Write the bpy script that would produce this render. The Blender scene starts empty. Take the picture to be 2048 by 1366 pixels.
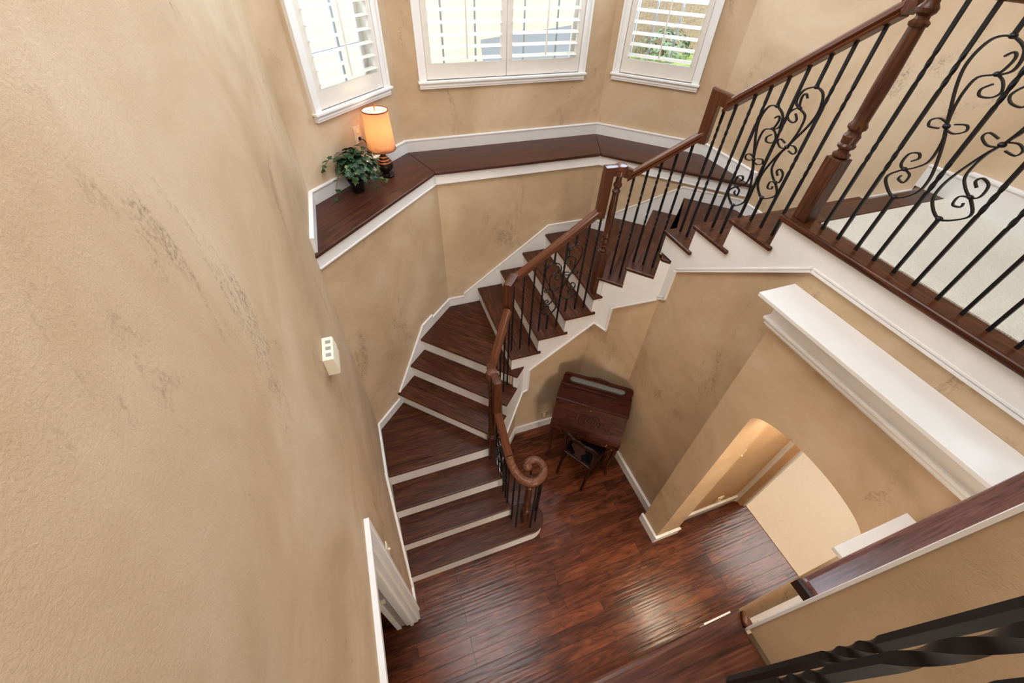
import bpy, math, random
from math import sin, cos, pi, sqrt, atan2, hypot
from mathutils import Matrix, Vector, noise
random.seed(7)
S = bpy.context.scene
COL = S.collection

# ------------------------------------------------------------------ camera
RX = (0.9422388, -0.3334575, 0.0314970)      # camera right
DN = (-0.2184958, -0.6832093, -0.6967673)    # camera down
FW = (0.2538614, 0.6496392, -0.7166054)      # camera forward
cd = bpy.data.cameras.new('camera'); cam = bpy.data.objects.new('camera', cd); COL.objects.link(cam)
cam.matrix_world = Matrix(((RX[0], -DN[0], -FW[0], 0), (RX[1], -DN[1], -FW[1], 0), (RX[2], -DN[2], -FW[2], 4.5), (0, 0, 0, 1)))
cd.sensor_width = 36; cd.lens = 36 * 819.18 / 2048; cd.clip_start = .02; cd.clip_end = 300
S.camera = cam

# ------------------------------------------------------------------ look
S.view_settings.view_transform = 'Standard'; S.view_settings.look = 'None'
S.view_settings.exposure = 0.0; S.view_settings.gamma = 1.0
S.cycles.max_bounces = 8; S.cycles.diffuse_bounces = 5; S.cycles.use_denoising = True
S.cycles.sample_clamp_indirect = 6
W = bpy.data.worlds.new('sky'); S.world = W; W.use_nodes = True
bg = W.node_tree.nodes['Background']; bg.inputs[0].default_value = (.80, .90, 1, 1); bg.inputs[1].default_value = 2.0

def area(name, loc, target, size, power, color, sizey=None, spread=pi):
    l = bpy.data.lights.new(name, 'AREA'); l.energy = power; l.color = color; l.size = size
    l.spread = spread
    if sizey: l.shape = 'RECTANGLE'; l.size_y = sizey
    o = bpy.data.objects.new(name, l); COL.objects.link(o); o.location = loc
    o.rotation_euler = (Vector(target) - Vector(loc)).to_track_quat('-Z', 'Y').to_euler()
    return o
def point(name, loc, power, color, r=.05):
    l = bpy.data.lights.new(name, 'POINT'); l.energy = power; l.color = color; l.shadow_soft_size = r
    o = bpy.data.objects.new(name, l); COL.objects.link(o); o.location = loc; return o
sun = bpy.data.lights.new('sun', 'SUN'); sun.energy = 3.0; sun.angle = .03; sun.color = (1, .95, .87)
so = bpy.data.objects.new('sun', sun); COL.objects.link(so)
so.rotation_euler = Vector((.5, .35, -.8)).to_track_quat('-Z', 'Y').to_euler()
# daylight standing in the open window bays; the stair hall, landing, gallery and entry fills are added
area('window_daylight', (1.45, 4.05, 4.75), (1.4, 1.2, 3.2), 1.4, 36, (.84, .92, 1), 1.5)
area('window_daylight_west', (-.02, 3.62, 4.75), (.9, 1.6, 3.2), .55, 12, (.84, .92, 1), 1.5)
area('window_daylight_east', (2.80, 3.68, 4.75), (.2, 1.2, 3.4), .55, 50, (.62, .80, 1), 1.5)
area('stair_hall_added_fill', (.35, 1.5, 6.30), (.6, 1.5, 0), 1.6, 84, (.97, .98, 1))  # unseen fill lamp added overhead to light the whole stairwell
area('landing_added_fill', (2.85, -.4, 6.30), (2.8, .2, 3.4), .9, 28, (.66, .83, 1))  # added cool lamp out of view, brightens the left wall
area('gallery_added_fill', (.2, -.6, 6.30), (.0, .2, 3.0), .6, 38, (.84, .92, 1))  # extra lamp without a fixture, added to lift the near wall
area('entry_added_fill', (.8, -2.1, 1.7), (.6, 1.5, .8), 1.3, 115, (1, .91, .78))  # low lamp added out of view to brighten the risers and foyer

# ------------------------------------------------------------------ materials
def lin(c): return tuple(((v / 255) / 12.92 if v / 255 <= .04045 else ((v / 255 + .055) / 1.055) ** 2.4) for v in c) + (1,)
MATS = {}
def newmat(name, rough=.5, spec=.5):
    m = bpy.data.materials.new(name); m.use_nodes = True; MATS[name] = m
    nt = m.node_tree; b = nt.nodes['Principled BSDF']
    b.inputs['Roughness'].default_value = rough; b.inputs['Specular IOR Level'].default_value = spec
    return m, nt, b
def N(nt, typ, **kw):
    n = nt.nodes.new(typ)
    for k, v in kw.items(): setattr(n, k, v)
    return n
def coords(nt, scale=(1, 1, 1), rot=(0, 0, 0), loc=(0, 0, 0), rnd=False):
    tc = N(nt, 'ShaderNodeTexCoord'); mp = N(nt, 'ShaderNodeMapping')
    mp.inputs['Scale'].default_value = scale; mp.inputs['Rotation'].default_value = rot; mp.inputs['Location'].default_value = loc
    src = tc.outputs['Object']
    if rnd:
        oi = N(nt, 'ShaderNodeObjectInfo'); ad = N(nt, 'ShaderNodeVectorMath', operation='ADD')
        ml = N(nt, 'ShaderNodeVectorMath', operation='SCALE'); cb = N(nt, 'ShaderNodeCombineXYZ')
        for i in range(3): nt.links.new(oi.outputs['Random'], cb.inputs[i])
        nt.links.new(cb.outputs[0], ml.inputs[0]); ml.inputs['Scale'].default_value = 13.0
        nt.links.new(src, ad.inputs[0]); nt.links.new(ml.outputs[0], ad.inputs[1]); src = ad.outputs[0]
    nt.links.new(src, mp.inputs['Vector']); return mp.outputs[0]
def noise_n(nt, vec, scale, detail=4, rough=.55, dist=0):
    n = N(nt, 'ShaderNodeTexNoise'); n.inputs['Scale'].default_value = scale; n.inputs['Detail'].default_value = detail
    n.inputs['Roughness'].default_value = rough; n.inputs['Distortion'].default_value = dist
    nt.links.new(vec, n.inputs['Vector']); return n.outputs['Fac']
def ramp(nt, fac, stops):
    r = N(nt, 'ShaderNodeValToRGB'); e = r.color_ramp.elements
    while len(e) < len(stops): e.new(.5)
    for i, (p, c) in enumerate(stops): e[i].position = p; e[i].color = c
    nt.links.new(fac, r.inputs[0]); return r.outputs[0]
def mix(nt, fac, a, b, typ='MIX'):
    m = N(nt, 'ShaderNodeMix', data_type='RGBA', blend_type=typ)
    for sock, v in ((m.inputs[0], fac), (m.inputs[6], a), (m.inputs[7], b)):
        if isinstance(v, (int, float)): sock.default_value = v
        elif isinstance(v, tuple): sock.default_value = v
        else: nt.links.new(v, sock)
    return m.outputs[2]
def bump(nt, b, h, strength, dist=.01):
    n = N(nt, 'ShaderNodeBump'); n.inputs['Strength'].default_value = strength; n.inputs['Distance'].default_value = dist
    nt.links.new(h, n.inputs['Height']); nt.links.new(n.outputs[0], b.inputs['Normal'])
def plain(name, rgb, rough=.5, spec=.5, metal=0, bmp=0, bscale=60):
    m, nt, b = newmat(name, rough, spec); b.inputs['Metallic'].default_value = metal
    v = coords(nt); f = noise_n(nt, v, 9, 3)
    c = lin(rgb); d = tuple(x * .9 for x in c[:3]) + (1,)
    nt.links.new(mix(nt, f, c, d), b.inputs['Base Color'])
    if bmp: bump(nt, b, noise_n(nt, v, bscale, 3), bmp, .004)
    return m
def stucco(name, c1, c2, c3, dark):
    m, nt, b = newmat(name, .62, .3)
    v = coords(nt)
    big = noise_n(nt, v, 1.3, 6, .62, .6)
    col = ramp(nt, big, [(.30, lin(c1)), (.5, lin(c2)), (.70, lin(c3))])
    vs = coords(nt, (1.6, 1.6, .8), (0, .35, .2), (3, 1, 5))
    st = ramp(nt, noise_n(nt, vs, 1.9, 9, .72, .5), [(.575, (0, 0, 0, 1)), (.67, (1, 1, 1, 1))])
    fine = ramp(nt, noise_n(nt, v, 75, 4, .7), [(.42, (0, 0, 0, 1)), (.62, (1, 1, 1, 1))])
    k = mix(nt, 1.0, st, fine, 'MULTIPLY')
    s2 = N(nt, 'ShaderNodeMath', operation='MULTIPLY'); nt.links.new(k, s2.inputs[0]); s2.inputs[1].default_value = .75
    col = mix(nt, s2.outputs[0], col, lin(dark))
    nt.links.new(col, b.inputs['Base Color'])
    bump(nt, b, noise_n(nt, v, 130, 5, .7), .34, .004)
    return m
STUC = stucco('stucco', (176, 150, 118), (194, 168, 136), (208, 186, 158), (112, 92, 70))
STUCH = stucco('stucco_hall', (192, 162, 126), (204, 174, 138), (214, 186, 152), (160, 130, 96))
WHITE = plain('white_paint', (234, 232, 229), .38, .5)
SHUT = plain('shutter_white', (226, 220, 210), .4, .5)
CREAM = plain('cream_plastic', (236, 222, 186), .45)
def wood(name, c1, c2, c3, rough, stretch=14, rnd=True, gscale=1.0, axis='x', fine=.55):
    m, nt, b = newmat(name, rough, .24)
    v = coords(nt, (1, 1, 1), rnd=rnd)
    mp = N(nt, 'ShaderNodeMapping'); mp.inputs['Scale'].default_value = (1.1 * gscale, stretch * gscale, stretch * gscale) if axis == 'x' else (stretch * gscale, stretch * gscale, 1.1 * gscale); nt.links.new(v, mp.inputs[0])
    g = noise_n(nt, mp.outputs[0], 2.2, 6, .6, 1.6)
    col = ramp(nt, g, [(.28, lin(c1)), (.5, lin(c2)), (.74, lin(c3))])
    mp2 = N(nt, 'ShaderNodeMapping'); mp2.inputs['Scale'].default_value = (4, 120, 120) if axis == 'x' else (120, 120, 4); nt.links.new(v, mp2.inputs[0])
    f = noise_n(nt, mp2.outputs[0], 2.0, 4, .6)
    dk = ramp(nt, f, [(.33, (.45, .45, .45, 1)), (.5, (1, 1, 1, 1))])
    col = mix(nt, fine, col, dk, 'MULTIPLY')
    nt.links.new(col, b.inputs['Base Color'])
    rr = ramp(nt, g, [(.2, (rough * .8,) * 3 + (1,)), (.8, (min(1, rough * 1.35),) * 3 + (1,))]); nt.links.new(rr, b.inputs['Roughness'])
    bump(nt, b, f, .06, .001)
    return m
TREAD = wood('tread_wood', (38, 18, 10), (72, 37, 21), (106, 60, 34), .30, fine=.8)
RAIL = wood('rail_wood', (70, 37, 23), (94, 54, 34), (114, 70, 45), .20, 34, fine=.3)
RAILV = wood('rail_wood_upright', (58, 31, 19), (82, 46, 29), (102, 61, 40), .22, 34, axis='z', fine=.3)
NEWEL = wood('newel_wood', (48, 26, 17), (76, 44, 29), (104, 66, 44), .28, 20, axis='z')
LEDGE = wood('ledge_wood', (42, 23, 16), (70, 39, 27), (94, 56, 39), .30)
DESKW = wood('desk_wood', (38, 17, 11), (66, 31, 21), (88, 44, 29), .28)
CHAIRW = wood('chair_wood', (26, 13, 10), (42, 21, 14), (58, 30, 20), .3)
HALLW = wood('hall_board_wood', (62, 34, 30), (92, 54, 48), (120, 78, 70), .26, 30, fine=.9)
HALLW.node_tree.nodes['Principled BSDF'].inputs['Coat Weight'].default_value = .7
HALLW.node_tree.nodes['Principled BSDF'].inputs['Coat Roughness'].default_value = .22
VOLW = wood('volute_wood', (74, 42, 28), (110, 70, 50), (136, 92, 68), .28, 22)
IRON = plain('black_iron', (20, 20, 23), .42, .5, .35)
# hand scraped plank floor
m, nt, b = newmat('plank_floor', .22, .30); FLOOR = m
v = coords(nt, loc=(0, -.009, 0))
br = N(nt, 'ShaderNodeTexBrick'); nt.links.new(v, br.inputs['Vector'])
br.inputs['Scale'].default_value = 1; br.inputs['Brick Width'].default_value = .92; br.inputs['Row Height'].default_value = .115
br.inputs['Mortar Size'].default_value = .0016; br.inputs['Mortar Smooth'].default_value = .3; br.inputs['Bias'].default_value = 0
br.offset = .37; br.offset_frequency = 3; br.squash = 1.35; br.squash_frequency = 2
br.inputs['Color1'].default_value = (0, 0, 0, 1); br.inputs['Color2'].default_value = (1, 1, 1, 1); br.inputs['Mortar'].default_value = (.5, .5, .5, 1)
v2 = coords(nt, (1.2, 8, 1))
sh = N(nt, 'ShaderNodeVectorMath', operation='ADD'); nt.links.new(v2, sh.inputs[0]); nt.links.new(br.outputs['Color'], sh.inputs[1])
g = noise_n(nt, sh.outputs[0], 2.4, 7, .62, 1.3)
base = ramp(nt, g, [(.27, lin((52, 26, 15))), (.46, lin((86, 45, 27))), (.62, lin((112, 62, 38))), (.8, lin((136, 84, 54)))])
pl = ramp(nt, br.outputs['Color'], [(0, (.62, .58, .56, 1)), (.5, (.95, .93, .92, 1)), (1, (1.25, 1.2, 1.15, 1))])
col = mix(nt, 1.0, base, pl, 'MULTIPLY')
kn = ramp(nt, noise_n(nt, coords(nt, (2.2, 5, 1)), 1.8, 5, .7), [(.56, (1, 1, 1, 1)), (.70, (.36, .33, .31, 1))])
col = mix(nt, .85, col, kn, 'MULTIPLY')
col = mix(nt, br.outputs['Fac'], col, lin((34, 16, 10)))
nt.links.new(col, b.inputs['Base Color'])
rip = noise_n(nt, coords(nt, (1.5, 30, 1), (0, 0, .10)), 1.5, 2, .4)
h = N(nt, 'ShaderNodeMath', operation='SUBTRACT'); nt.links.new(rip, h.inputs[0]); nt.links.new(br.outputs['Fac'], h.inputs[1])
bump(nt, b, h.outputs[0], .30, .006)
# carpets
def carpetm(name, c1, c2):
    m, nt, b = newmat(name, .95, .1)
    v = coords(nt, (1, 1, 1), (0, 0, .6))
    vo = N(nt, 'ShaderNodeTexVoronoi'); vo.inputs['Scale'].default_value = 150; nt.links.new(v, vo.inputs['Vector'])
    wv = N(nt, 'ShaderNodeTexWave'); wv.inputs['Scale'].default_value = 55; wv.inputs['Distortion'].default_value = 4; wv.inputs['Detail'].default_value = 3; nt.links.new(v, wv.inputs['Vector'])
    f = mix(nt, .5, vo.outputs['Distance'], wv.outputs['Fac'])
    nt.links.new(ramp(nt, f, [(.15, lin(c1)), (.6, lin(c2))]), b.inputs['Base Color'])
    bump(nt, b, f, .6, .006); return m
CARP = carpetm('loop_carpet', (206, 198, 182), (230, 224, 210))
CARP2 = carpetm('beige_carpet', (210, 194, 172), (226, 212, 192))
BRONZE = plain('dark_bronze', (44, 30, 26), .35, .5, .6)
COPPER = plain('copper_bands', (150, 86, 52), .35, .5, .7)
POT = plain('black_pot', (16, 15, 16), .4)
CHIMEP = plain('chime_plastic', (238, 230, 206), .45)
SOCK = plain('socket', (225, 205, 180), .4)
MIRROR, nt, b = newmat('mirror_glass', .12, .8); b.inputs['Base Color'].default_value = lin((168, 176, 178)); b.inputs['Metallic'].default_value = .45
PAD = plain('dark_seat_cloth', (14, 11, 11), .9, .1)
BRASS = plain('old_brass', (150, 120, 70), .35, .5, .9)
GLASS, nt, b = newmat('window_glass', .02, .5); b.inputs['Base Color'].default_value = (.96, 1, 1, 1); b.inputs['Transmission Weight'].default_value = 1; b.inputs['IOR'].default_value = 1.02
MUNT = plain('muntin_grey', (186, 194, 202), .5)
GRILL = plain('grille_grey', (150, 146, 142), .5)
# lamp shade
SHADE, nt, b = newmat('parchment_shade', .7, .2)
v = coords(nt, (1, 1, 1)); n1 = noise_n(nt, v, 22, 6, .7)
sp = N(nt, 'ShaderNodeSeparateXYZ'); nt.links.new(v, sp.inputs[0])
mp = N(nt, 'ShaderNodeMapRange'); nt.links.new(sp.outputs[2], mp.inputs[0]); mp.inputs[1].default_value = .20; mp.inputs[2].default_value = .34
ad = N(nt, 'ShaderNodeMath', operation='ADD'); nt.links.new(mp.outputs[0], ad.inputs[0]); nt.links.new(n1, ad.inputs[1])
c = ramp(nt, ad.outputs[0], [(.52, lin((134, 74, 56))), (.76, lin((216, 156, 118))), (.95, lin((234, 184, 140)))])
nt.links.new(c, b.inputs['Base Color'])
tr = N(nt, 'ShaderNodeBsdfTranslucent'); nt.links.new(c, tr.inputs[0]); ms = N(nt, 'ShaderNodeMixShader'); ms.inputs[0].default_value = .55
nt.links.new(b.outputs[0], ms.inputs[1]); nt.links.new(tr.outputs[0], ms.inputs[2]); nt.links.new(ms.outputs[0], nt.nodes['Material Output'].inputs[0])
LINING, nt, b = newmat('white_shade_lining', .8, .1); b.inputs['Base Color'].default_value = (.9, .86, .8, 1)
tr = N(nt, 'ShaderNodeBsdfTranslucent'); tr.inputs[0].default_value = (.95, .85, .7, 1); ms = N(nt, 'ShaderNodeMixShader'); ms.inputs[0].default_value = .35
nt.links.new(b.outputs[0], ms.inputs[1]); nt.links.new(tr.outputs[0], ms.inputs[2]); nt.links.new(ms.outputs[0], nt.nodes['Material Output'].inputs[0])
BULB, nt, b = newmat('lit_bulb', .5); b.inputs['Emission Color'].default_value = (1, .84, .64, 1); b.inputs['Emission Strength'].default_value = 8
DISC, nt, b = newmat('lit_ceiling_diffuser', .5); b.inputs['Emission Color'].default_value = (1, .84, .62, 1); b.inputs['Emission Strength'].default_value = 62
# ivy
LEAF, nt, b = newmat('ivy_leaf', .45, .4)
v = coords(nt); c = ramp(nt, noise_n(nt, v, 16, 4), [(.3, lin((14, 32, 18))), (.5, lin((28, 60, 32))), (.62, lin((54, 88, 48))), (.75, lin((124, 138, 84)))])
nt.links.new(c, b.inputs['Base Color'])
STEM = plain('ivy_stem', (96, 70, 46), .7)
# outside
FENCE = wood('fence_wood', (158, 134, 112), (180, 156, 132), (200, 178, 156), .8, 6)
GRASS, nt, b = newmat('lawn', .9, .1)
nt.links.new(ramp(nt, noise_n(nt, coords(nt), 3, 6, .7), [(.35, lin((120, 140, 80))), (.65, lin((190, 200, 130)))]), b.inputs['Base Color'])
PATIO = plain('pale_patio', (222, 218, 200), .8)
HOUSE = plain('neighbour_stucco', (224, 218, 192), .8)
ROOFM = plain('slate_roof', (128, 130, 134), .8)
SHRUB, nt, b = newmat('shrub_leaf', .7, .2)
nt.links.new(ramp(nt, noise_n(nt, coords(nt), 9, 6, .7), [(.35, lin((96, 116, 96))), (.65, lin((168, 184, 152)))]), b.inputs['Base Color'])

# ------------------------------------------------------------------ mesh helpers
class MB:
    def __init__(s): s.v = []; s.f = []
    def add(s, vs, fs):
        n = len(s.v); s.v += [tuple(p) for p in vs]; s.f += [tuple(i + n for i in f) for f in fs]; return s
    def box(s, x0, x1, y0, y1, z0, z1, rot=0, o=(0, 0)):
        c, q = cos(rot), sin(rot); vs = []
        for z in (z0, z1):
            for x, y in ((x0, y0), (x1, y0), (x1, y1), (x0, y1)): vs.append((o[0] + c * x - q * y, o[1] + q * x + c * y, z))
        return s.add(vs, [(3, 2, 1, 0), (4, 5, 6, 7), (0, 1, 5, 4), (1, 2, 6, 5), (2, 3, 7, 6), (3, 0, 4, 7)])
    def prism(s, poly, z0, z1):
        a = sum(poly[i][0] * poly[(i + 1) % len(poly)][1] - poly[(i + 1) % len(poly)][0] * poly[i][1] for i in range(len(poly)))
        if a < 0: poly = poly[::-1]
        n = len(poly)
        return s.add([(x, y, z0) for x, y in poly] + [(x, y, z1) for x, y in poly],
                     [tuple(range(n))[::-1], tuple(range(n, 2 * n))] + [(i, (i + 1) % n, n + (i + 1) % n, n + i) for i in range(n)])
    def vpoly(s, P, d, poly, t):
        """polygon in the vertical plane through P along d, coordinates (s, z), thickness t to the left of d"""
        L = hypot(*d); d = (d[0] / L, d[1] / L); nx, ny = -d[1] * t, d[0] * t
        a = sum(poly[i][0] * poly[(i + 1) % len(poly)][1] - poly[(i + 1) % len(poly)][0] * poly[i][1] for i in range(len(poly)))
        if (a < 0) != (t < 0): poly = poly[::-1]
        n = len(poly); A = [(P[0] + d[0] * q, P[1] + d[1] * q, z) for q, z in poly]
        return s.add(A + [(x + nx, y + ny, z) for x, y, z in A],
                     [tuple(range(n)), tuple(range(n, 2 * n))[::-1]] + [((i + 1) % n, i, n + i, n + (i + 1) % n) for i in range(n)])
    def loft(s, rings, cap=True, closed=False):
        n = len(rings[0]); vs = [p for r in rings for p in r]; fs = []
        m = len(rings)
        for k in range(m - 1 + (1 if closed else 0)):
            for i in range(n):
                a, b_ = k * n, ((k + 1) % m) * n
                fs.append((a + i, a + (i + 1) % n, b_ + (i + 1) % n, b_ + i))
        if cap and not closed: fs += [tuple(range(n))[::-1], tuple(range((m - 1) * n, m * n))]
        return s.add(vs, fs)
    def lathe(s, c, prof, n=20, cap=True):
        return s.loft([[(c[0] + r * cos(2 * pi * i / n), c[1] + r * sin(2 * pi * i / n), c[2] + z) for i in range(n)] for r, z in prof], cap)
    def tube(s, path, r, n=6, prof=None, cap=True):
        """parallel transported tube; r number or list"""
        P = [Vector(p) for p in path]; m = len(P)
        T = [(P[min(i + 1, m - 1)] - P[max(i - 1, 0)]).normalized() for i in range(m)]
        up = Vector((0, 0, 1)) if abs(T[0].z) < .9 else Vector((1, 0, 0))
        x = T[0].cross(up).normalized(); rings = []
        for i in range(m):
            x = (x - T[i] * x.dot(T[i])).normalized(); y = T[i].cross(x)
            rr = r[i] if isinstance(r, (list, tuple)) else r
            if prof: rings.append([tuple(P[i] + x * (a * rr) + y * (b_ * rr)) for a, b_ in prof])
            else: rings.append([tuple(P[i] + (x * cos(2 * pi * k / n) + y * sin(2 * pi * k / n)) * rr) for k in range(n)])
        return s.loft(rings, cap)
    def sphere(s, c, r, nu=10, nv=6, sc=(1, 1, 1)):
        rings = []
        for j in range(nv + 1):
            th = pi * (j + .001 if j == 0 else (j - .001 if j == nv else j)) / nv
            rings.append([(c[0] + sc[0] * r * sin(th) * cos(2 * pi * i / nu), c[1] + sc[1] * r * sin(th) * sin(2 * pi * i / nu), c[2] - sc[2] * r * cos(th)) for i in range(nu)])
        return s.loft(rings)
WM = {}
def link(name, mb, mat, parent=None, loc=(0, 0, 0), rot=0, smooth=False, bevel=0, label=None, cat=None, group=None, kind=None, seg=2, pitch=0):
    Mw = Matrix.Translation(loc) @ Matrix.Rotation(rot, 4, 'Z') @ Matrix.Rotation(-pitch, 4, 'Y'); Mi = Mw.inverted()
    me = bpy.data.meshes.new(name); me.from_pydata([tuple(Mi @ Vector(p)) for p in mb.v], [], mb.f); me.update()
    me.materials.append(mat)
    if smooth:
        for p in me.polygons: p.use_smooth = True
        if smooth != 'full': me.set_sharp_from_angle(angle=math.radians(38))
    o = bpy.data.objects.new(name, me); COL.objects.link(o)
    if parent is not None:
        o.parent = parent; o.matrix_parent_inverse = WM[parent].inverted()
    o.matrix_basis = Mw; WM[o] = Mw
    if bevel:
        q = o.modifiers.new('bevel', 'BEVEL'); q.width = bevel; q.segments = seg; q.limit_method = 'ANGLE'; q.angle_limit = math.radians(40)
    tagp(o, label, cat, group, kind); return o
def tagp(o, label=None, cat=None, group=None, kind=None):
    if label: o['label'] = label
    if cat: o['category'] = cat
    if group: o['group'] = group
    if kind: o['kind'] = kind
def thing(name, loc, label, cat, group=None, rot=0, kind=None):
    o = bpy.data.objects.new(name, None); COL.objects.link(o); o.location = loc; o.rotation_euler = (0, 0, rot); o.empty_display_size = .1
    WM[o] = Matrix.Translation(loc) @ Matrix.Rotation(rot, 4, 'Z'); tagp(o, label, cat, group, kind); return o
def struct(name, mb, mat, parent=None, **k): return link(name, mb, mat, parent, kind=None if parent else 'structure', **k)
H = .19
D45 = 1 / sqrt(2)

# ------------------------------------------------------------------ setting: floors, walls, ceiling
struct('floor', MB().box(-2.4, 3.24, -2.2, 3.7, -.06, 0), FLOOR)
struct('floor', MB().box(3.24, 6.6, -2.2, 3.7, -.06, .006), CARP2)
Z2 = 3.42; CE = 6.4
XW, XE = -.415, 3.265
# left wall with a doorway (opening y .225 - .985, z < 2.07)
w = MB().box(XW - .19, XW, .985, 3.40, 0, CE).box(XW - .19, XW, .225, .985, 2.07, CE).box(XW - .19, XW, -2.2, .225, 0, CE)
struct('wall_left', w, STUC)
struct('wall_left', MB().box(-2.5, -2.4, -2.2, 3.7, 0, 2.8).box(-2.4, XW - .19, -2.3, -2.2, 0, 2.8).box(-2.4, XW - .19, 1.6, 1.7, 0, 2.8), STUC)
struct('ceiling', MB().box(-2.5, XW - .19, -2.3, 1.7, 2.8, 2.9), WHITE)
# lower outer walls below the wood ledge
lw = [(XW, 2.605), (.62, 3.655), (2.29, 3.655), (XE, 2.665)]
for i, nm in enumerate(('wall_back_left', 'wall_back', 'wall_back_right')):
    a, b_ = lw[i], lw[i + 1]; d = (b_[0] - a[0], b_[1] - a[1]); L = hypot(*d)
    struct(nm, MB().vpoly(a, d, [(-.01, 0), (L + .01, 0), (L + .01, 2.885), (-.01, 2.885)], .06), STUC)
# upper outer walls with window openings
uw = [(XW, 3.285), (.44, 4.13), (2.475, 4.13), (XE, 3.325)]
def wall_open(name, a, b_, o0, o1, z0, z1):
    d = (b_[0] - a[0], b_[1] - a[1]); L = hypot(*d); m = MB()
    m.vpoly(a, d, [(-.02, 2.8), (o0, 2.8), (o0, CE), (-.02, CE)], .14)
    m.vpoly(a, d, [(o1, 2.8), (L + .02, 2.8), (L + .02, CE), (o1, CE)], .14)
    m.vpoly(a, d, [(o0, 2.8), (o1, 2.8), (o1, z0), (o0, z0)], .14)
    m.vpoly(a, d, [(o0, z1), (o1, z1), (o1, CE), (o0, CE)], .14)
    struct(name, m, STUC); return L
WZ0, WZ1 = 3.50, 5.35
wall_open('wall_back_left', uw[0], uw[1], .32, 1.035, WZ0, WZ1)
wall_open('wall_back', uw[1], uw[2], .27, 1.735, WZ0, WZ1)
wall_open('wall_back_right', uw[2], uw[3], .125, .84, WZ0, WZ1)
struct('wall_right', MB().box(XE, XE + .12, -2.2, 3.34, 2.6, CE), STUC)
struct('wall_right', MB().box(XE, XE + .06, 1.0, 2.70, 0, 2.6), STUC)
struct('ceiling', MB().box(-.7, 3.5, -2.3, 4.5, CE, CE + .1), WHITE)
struct('wall_front', MB().box(-.6, 3.4, -2.3, -2.2, 0, CE), STUC)
# under-stair walls
def step_wall(name, a, b_, poly, mat=STUC, t=-.04):
    d = (b_[0] - a[0], b_[1] - a[1]); struct(name, MB().vpoly(a, d, poly, t), mat)
step_wall('wall_under_stair', (2.155, 0), (2.155, 1), [(-.04, 2.9), (1.0, 2.9), (1.0, 0), (2.105, 0), (2.105, 2.80), (1.99, 2.80), (1.99, 2.99), (1.72, 2.99), (1.72, 3.18), (1.43, 3.18), (1.43, 3.37), (-.04, 3.37)])
dl = hypot(.30, .45)
step_wall('wall_under_stair', (2.155, 2.105), (1.855, 2.555), [(0, 0), (dl, 0), (dl, 2.22), (.29, 2.22), (.28, 2.42), (.03, 2.42), (.03, 2.60), (0, 2.60)])
step_wall('wall_under_stair', (1.855, 2.555), (1.085, 2.555), [(0, 0), (.77, 0), (.77, 1.28), (.70, 1.28), (.595, 1.47), (.595, 1.66), (.334, 1.66), (.334, 1.85), (.07, 1.85), (.07, 2.04), (0, 2.04)])
step_wall('wall_under_stair', (1.085, 2.555), (.66, 2.08), [(0, 0), (.637, 0), (.637, .70), (.58, .70), (.36, .90), (.36, 1.09), (.14, 1.09), (.14, 1.28), (0, 1.28)])
# arched wall
m = MB(); Y0, Y1, ZS, RI = .062, .874, 2.27, .155
arc = [((Y0 + Y1) / 2 + (Y1 - Y0) / 2 * cos(t * pi / 24), ZS + RI * sin(t * pi / 24)) for t in range(25)]
outer = [(1.105, 0), (1.105, 2.98), (-2.2, 2.98), (-2.2, 0), (Y0, 0)]
TH = .27; X0 = 2.035
for i in range(24):
    (ya, za), (yb, zb) = arc[i], arc[i + 1]
    q = [(yb, zb), (ya, za), (ya, 2.98), (yb, 2.98)]
    m.add([(X0, y, z) for y, z in q] + [(X0 + TH, y, z) for y, z in q], [(0, 1, 2, 3), (7, 6, 5, 4), (0, 4, 5, 1)])
m.box(X0, X0 + TH, Y1, 1.105, 0, 2.98).box(X0, X0 + TH, -2.2, Y0, 0, 2.98)
struct('wall_arch', m, STUC)
# hall behind the arch
struct('wall_hall', MB().box(2.305, 3.20, .96, 1.06, 0, 2.7), STUCH)
struct('wall_hall', MB().box(3.18, 3.26, .87, 1.3, 0, 2.7).box(3.18, 3.26, 1.3, 2.6, 0, 2.4).box(3.18, 3.26, -2.2, .86, 2.15, 2.7), STUCH)
struct('wall_hall', MB().box(3.26, 6.6, 3.6, 3.7, 0, 2.7).box(6.6, 6.7, -2.2, 3.7, 0, 2.7).box(2.3, 6.6, -2.3, -2.2, 0, 2.7), STUCH)
struct('ceiling', MB().box(2.305, 3.34, -2.2, 1.2, 2.7, 2.8), WHITE)
struct('ceiling', MB().box(3.34, 6.6, -2.2, 3.7, 2.7, 2.8), WHITE)
t = thing('ceiling_light', (2.62, .46, 2.7), 'round lit ceiling light in the hallway behind the arch', 'ceiling light')
link('diffuser', MB().lathe((2.62, .46, 2.63), [(.02, 0), (.15, .01), (.17, .04), (.17, .05)], 24), DISC, t, smooth=True)
link('rim', MB().lathe((2.62, .46, 2.67), [(.19, 0), (.19, .03)], 24), WHITE, t)
point('hall_lamp', (2.98, .40, 2.35), 11, (1, .74, .46), .1)
area('far_room_added_fill', (4.8, .6, 2.65), (4.6, .5, 0), 1.2, 60, (1, .95, .88))  # unseen area lamp added to brighten the carpet beyond the arch

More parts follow.
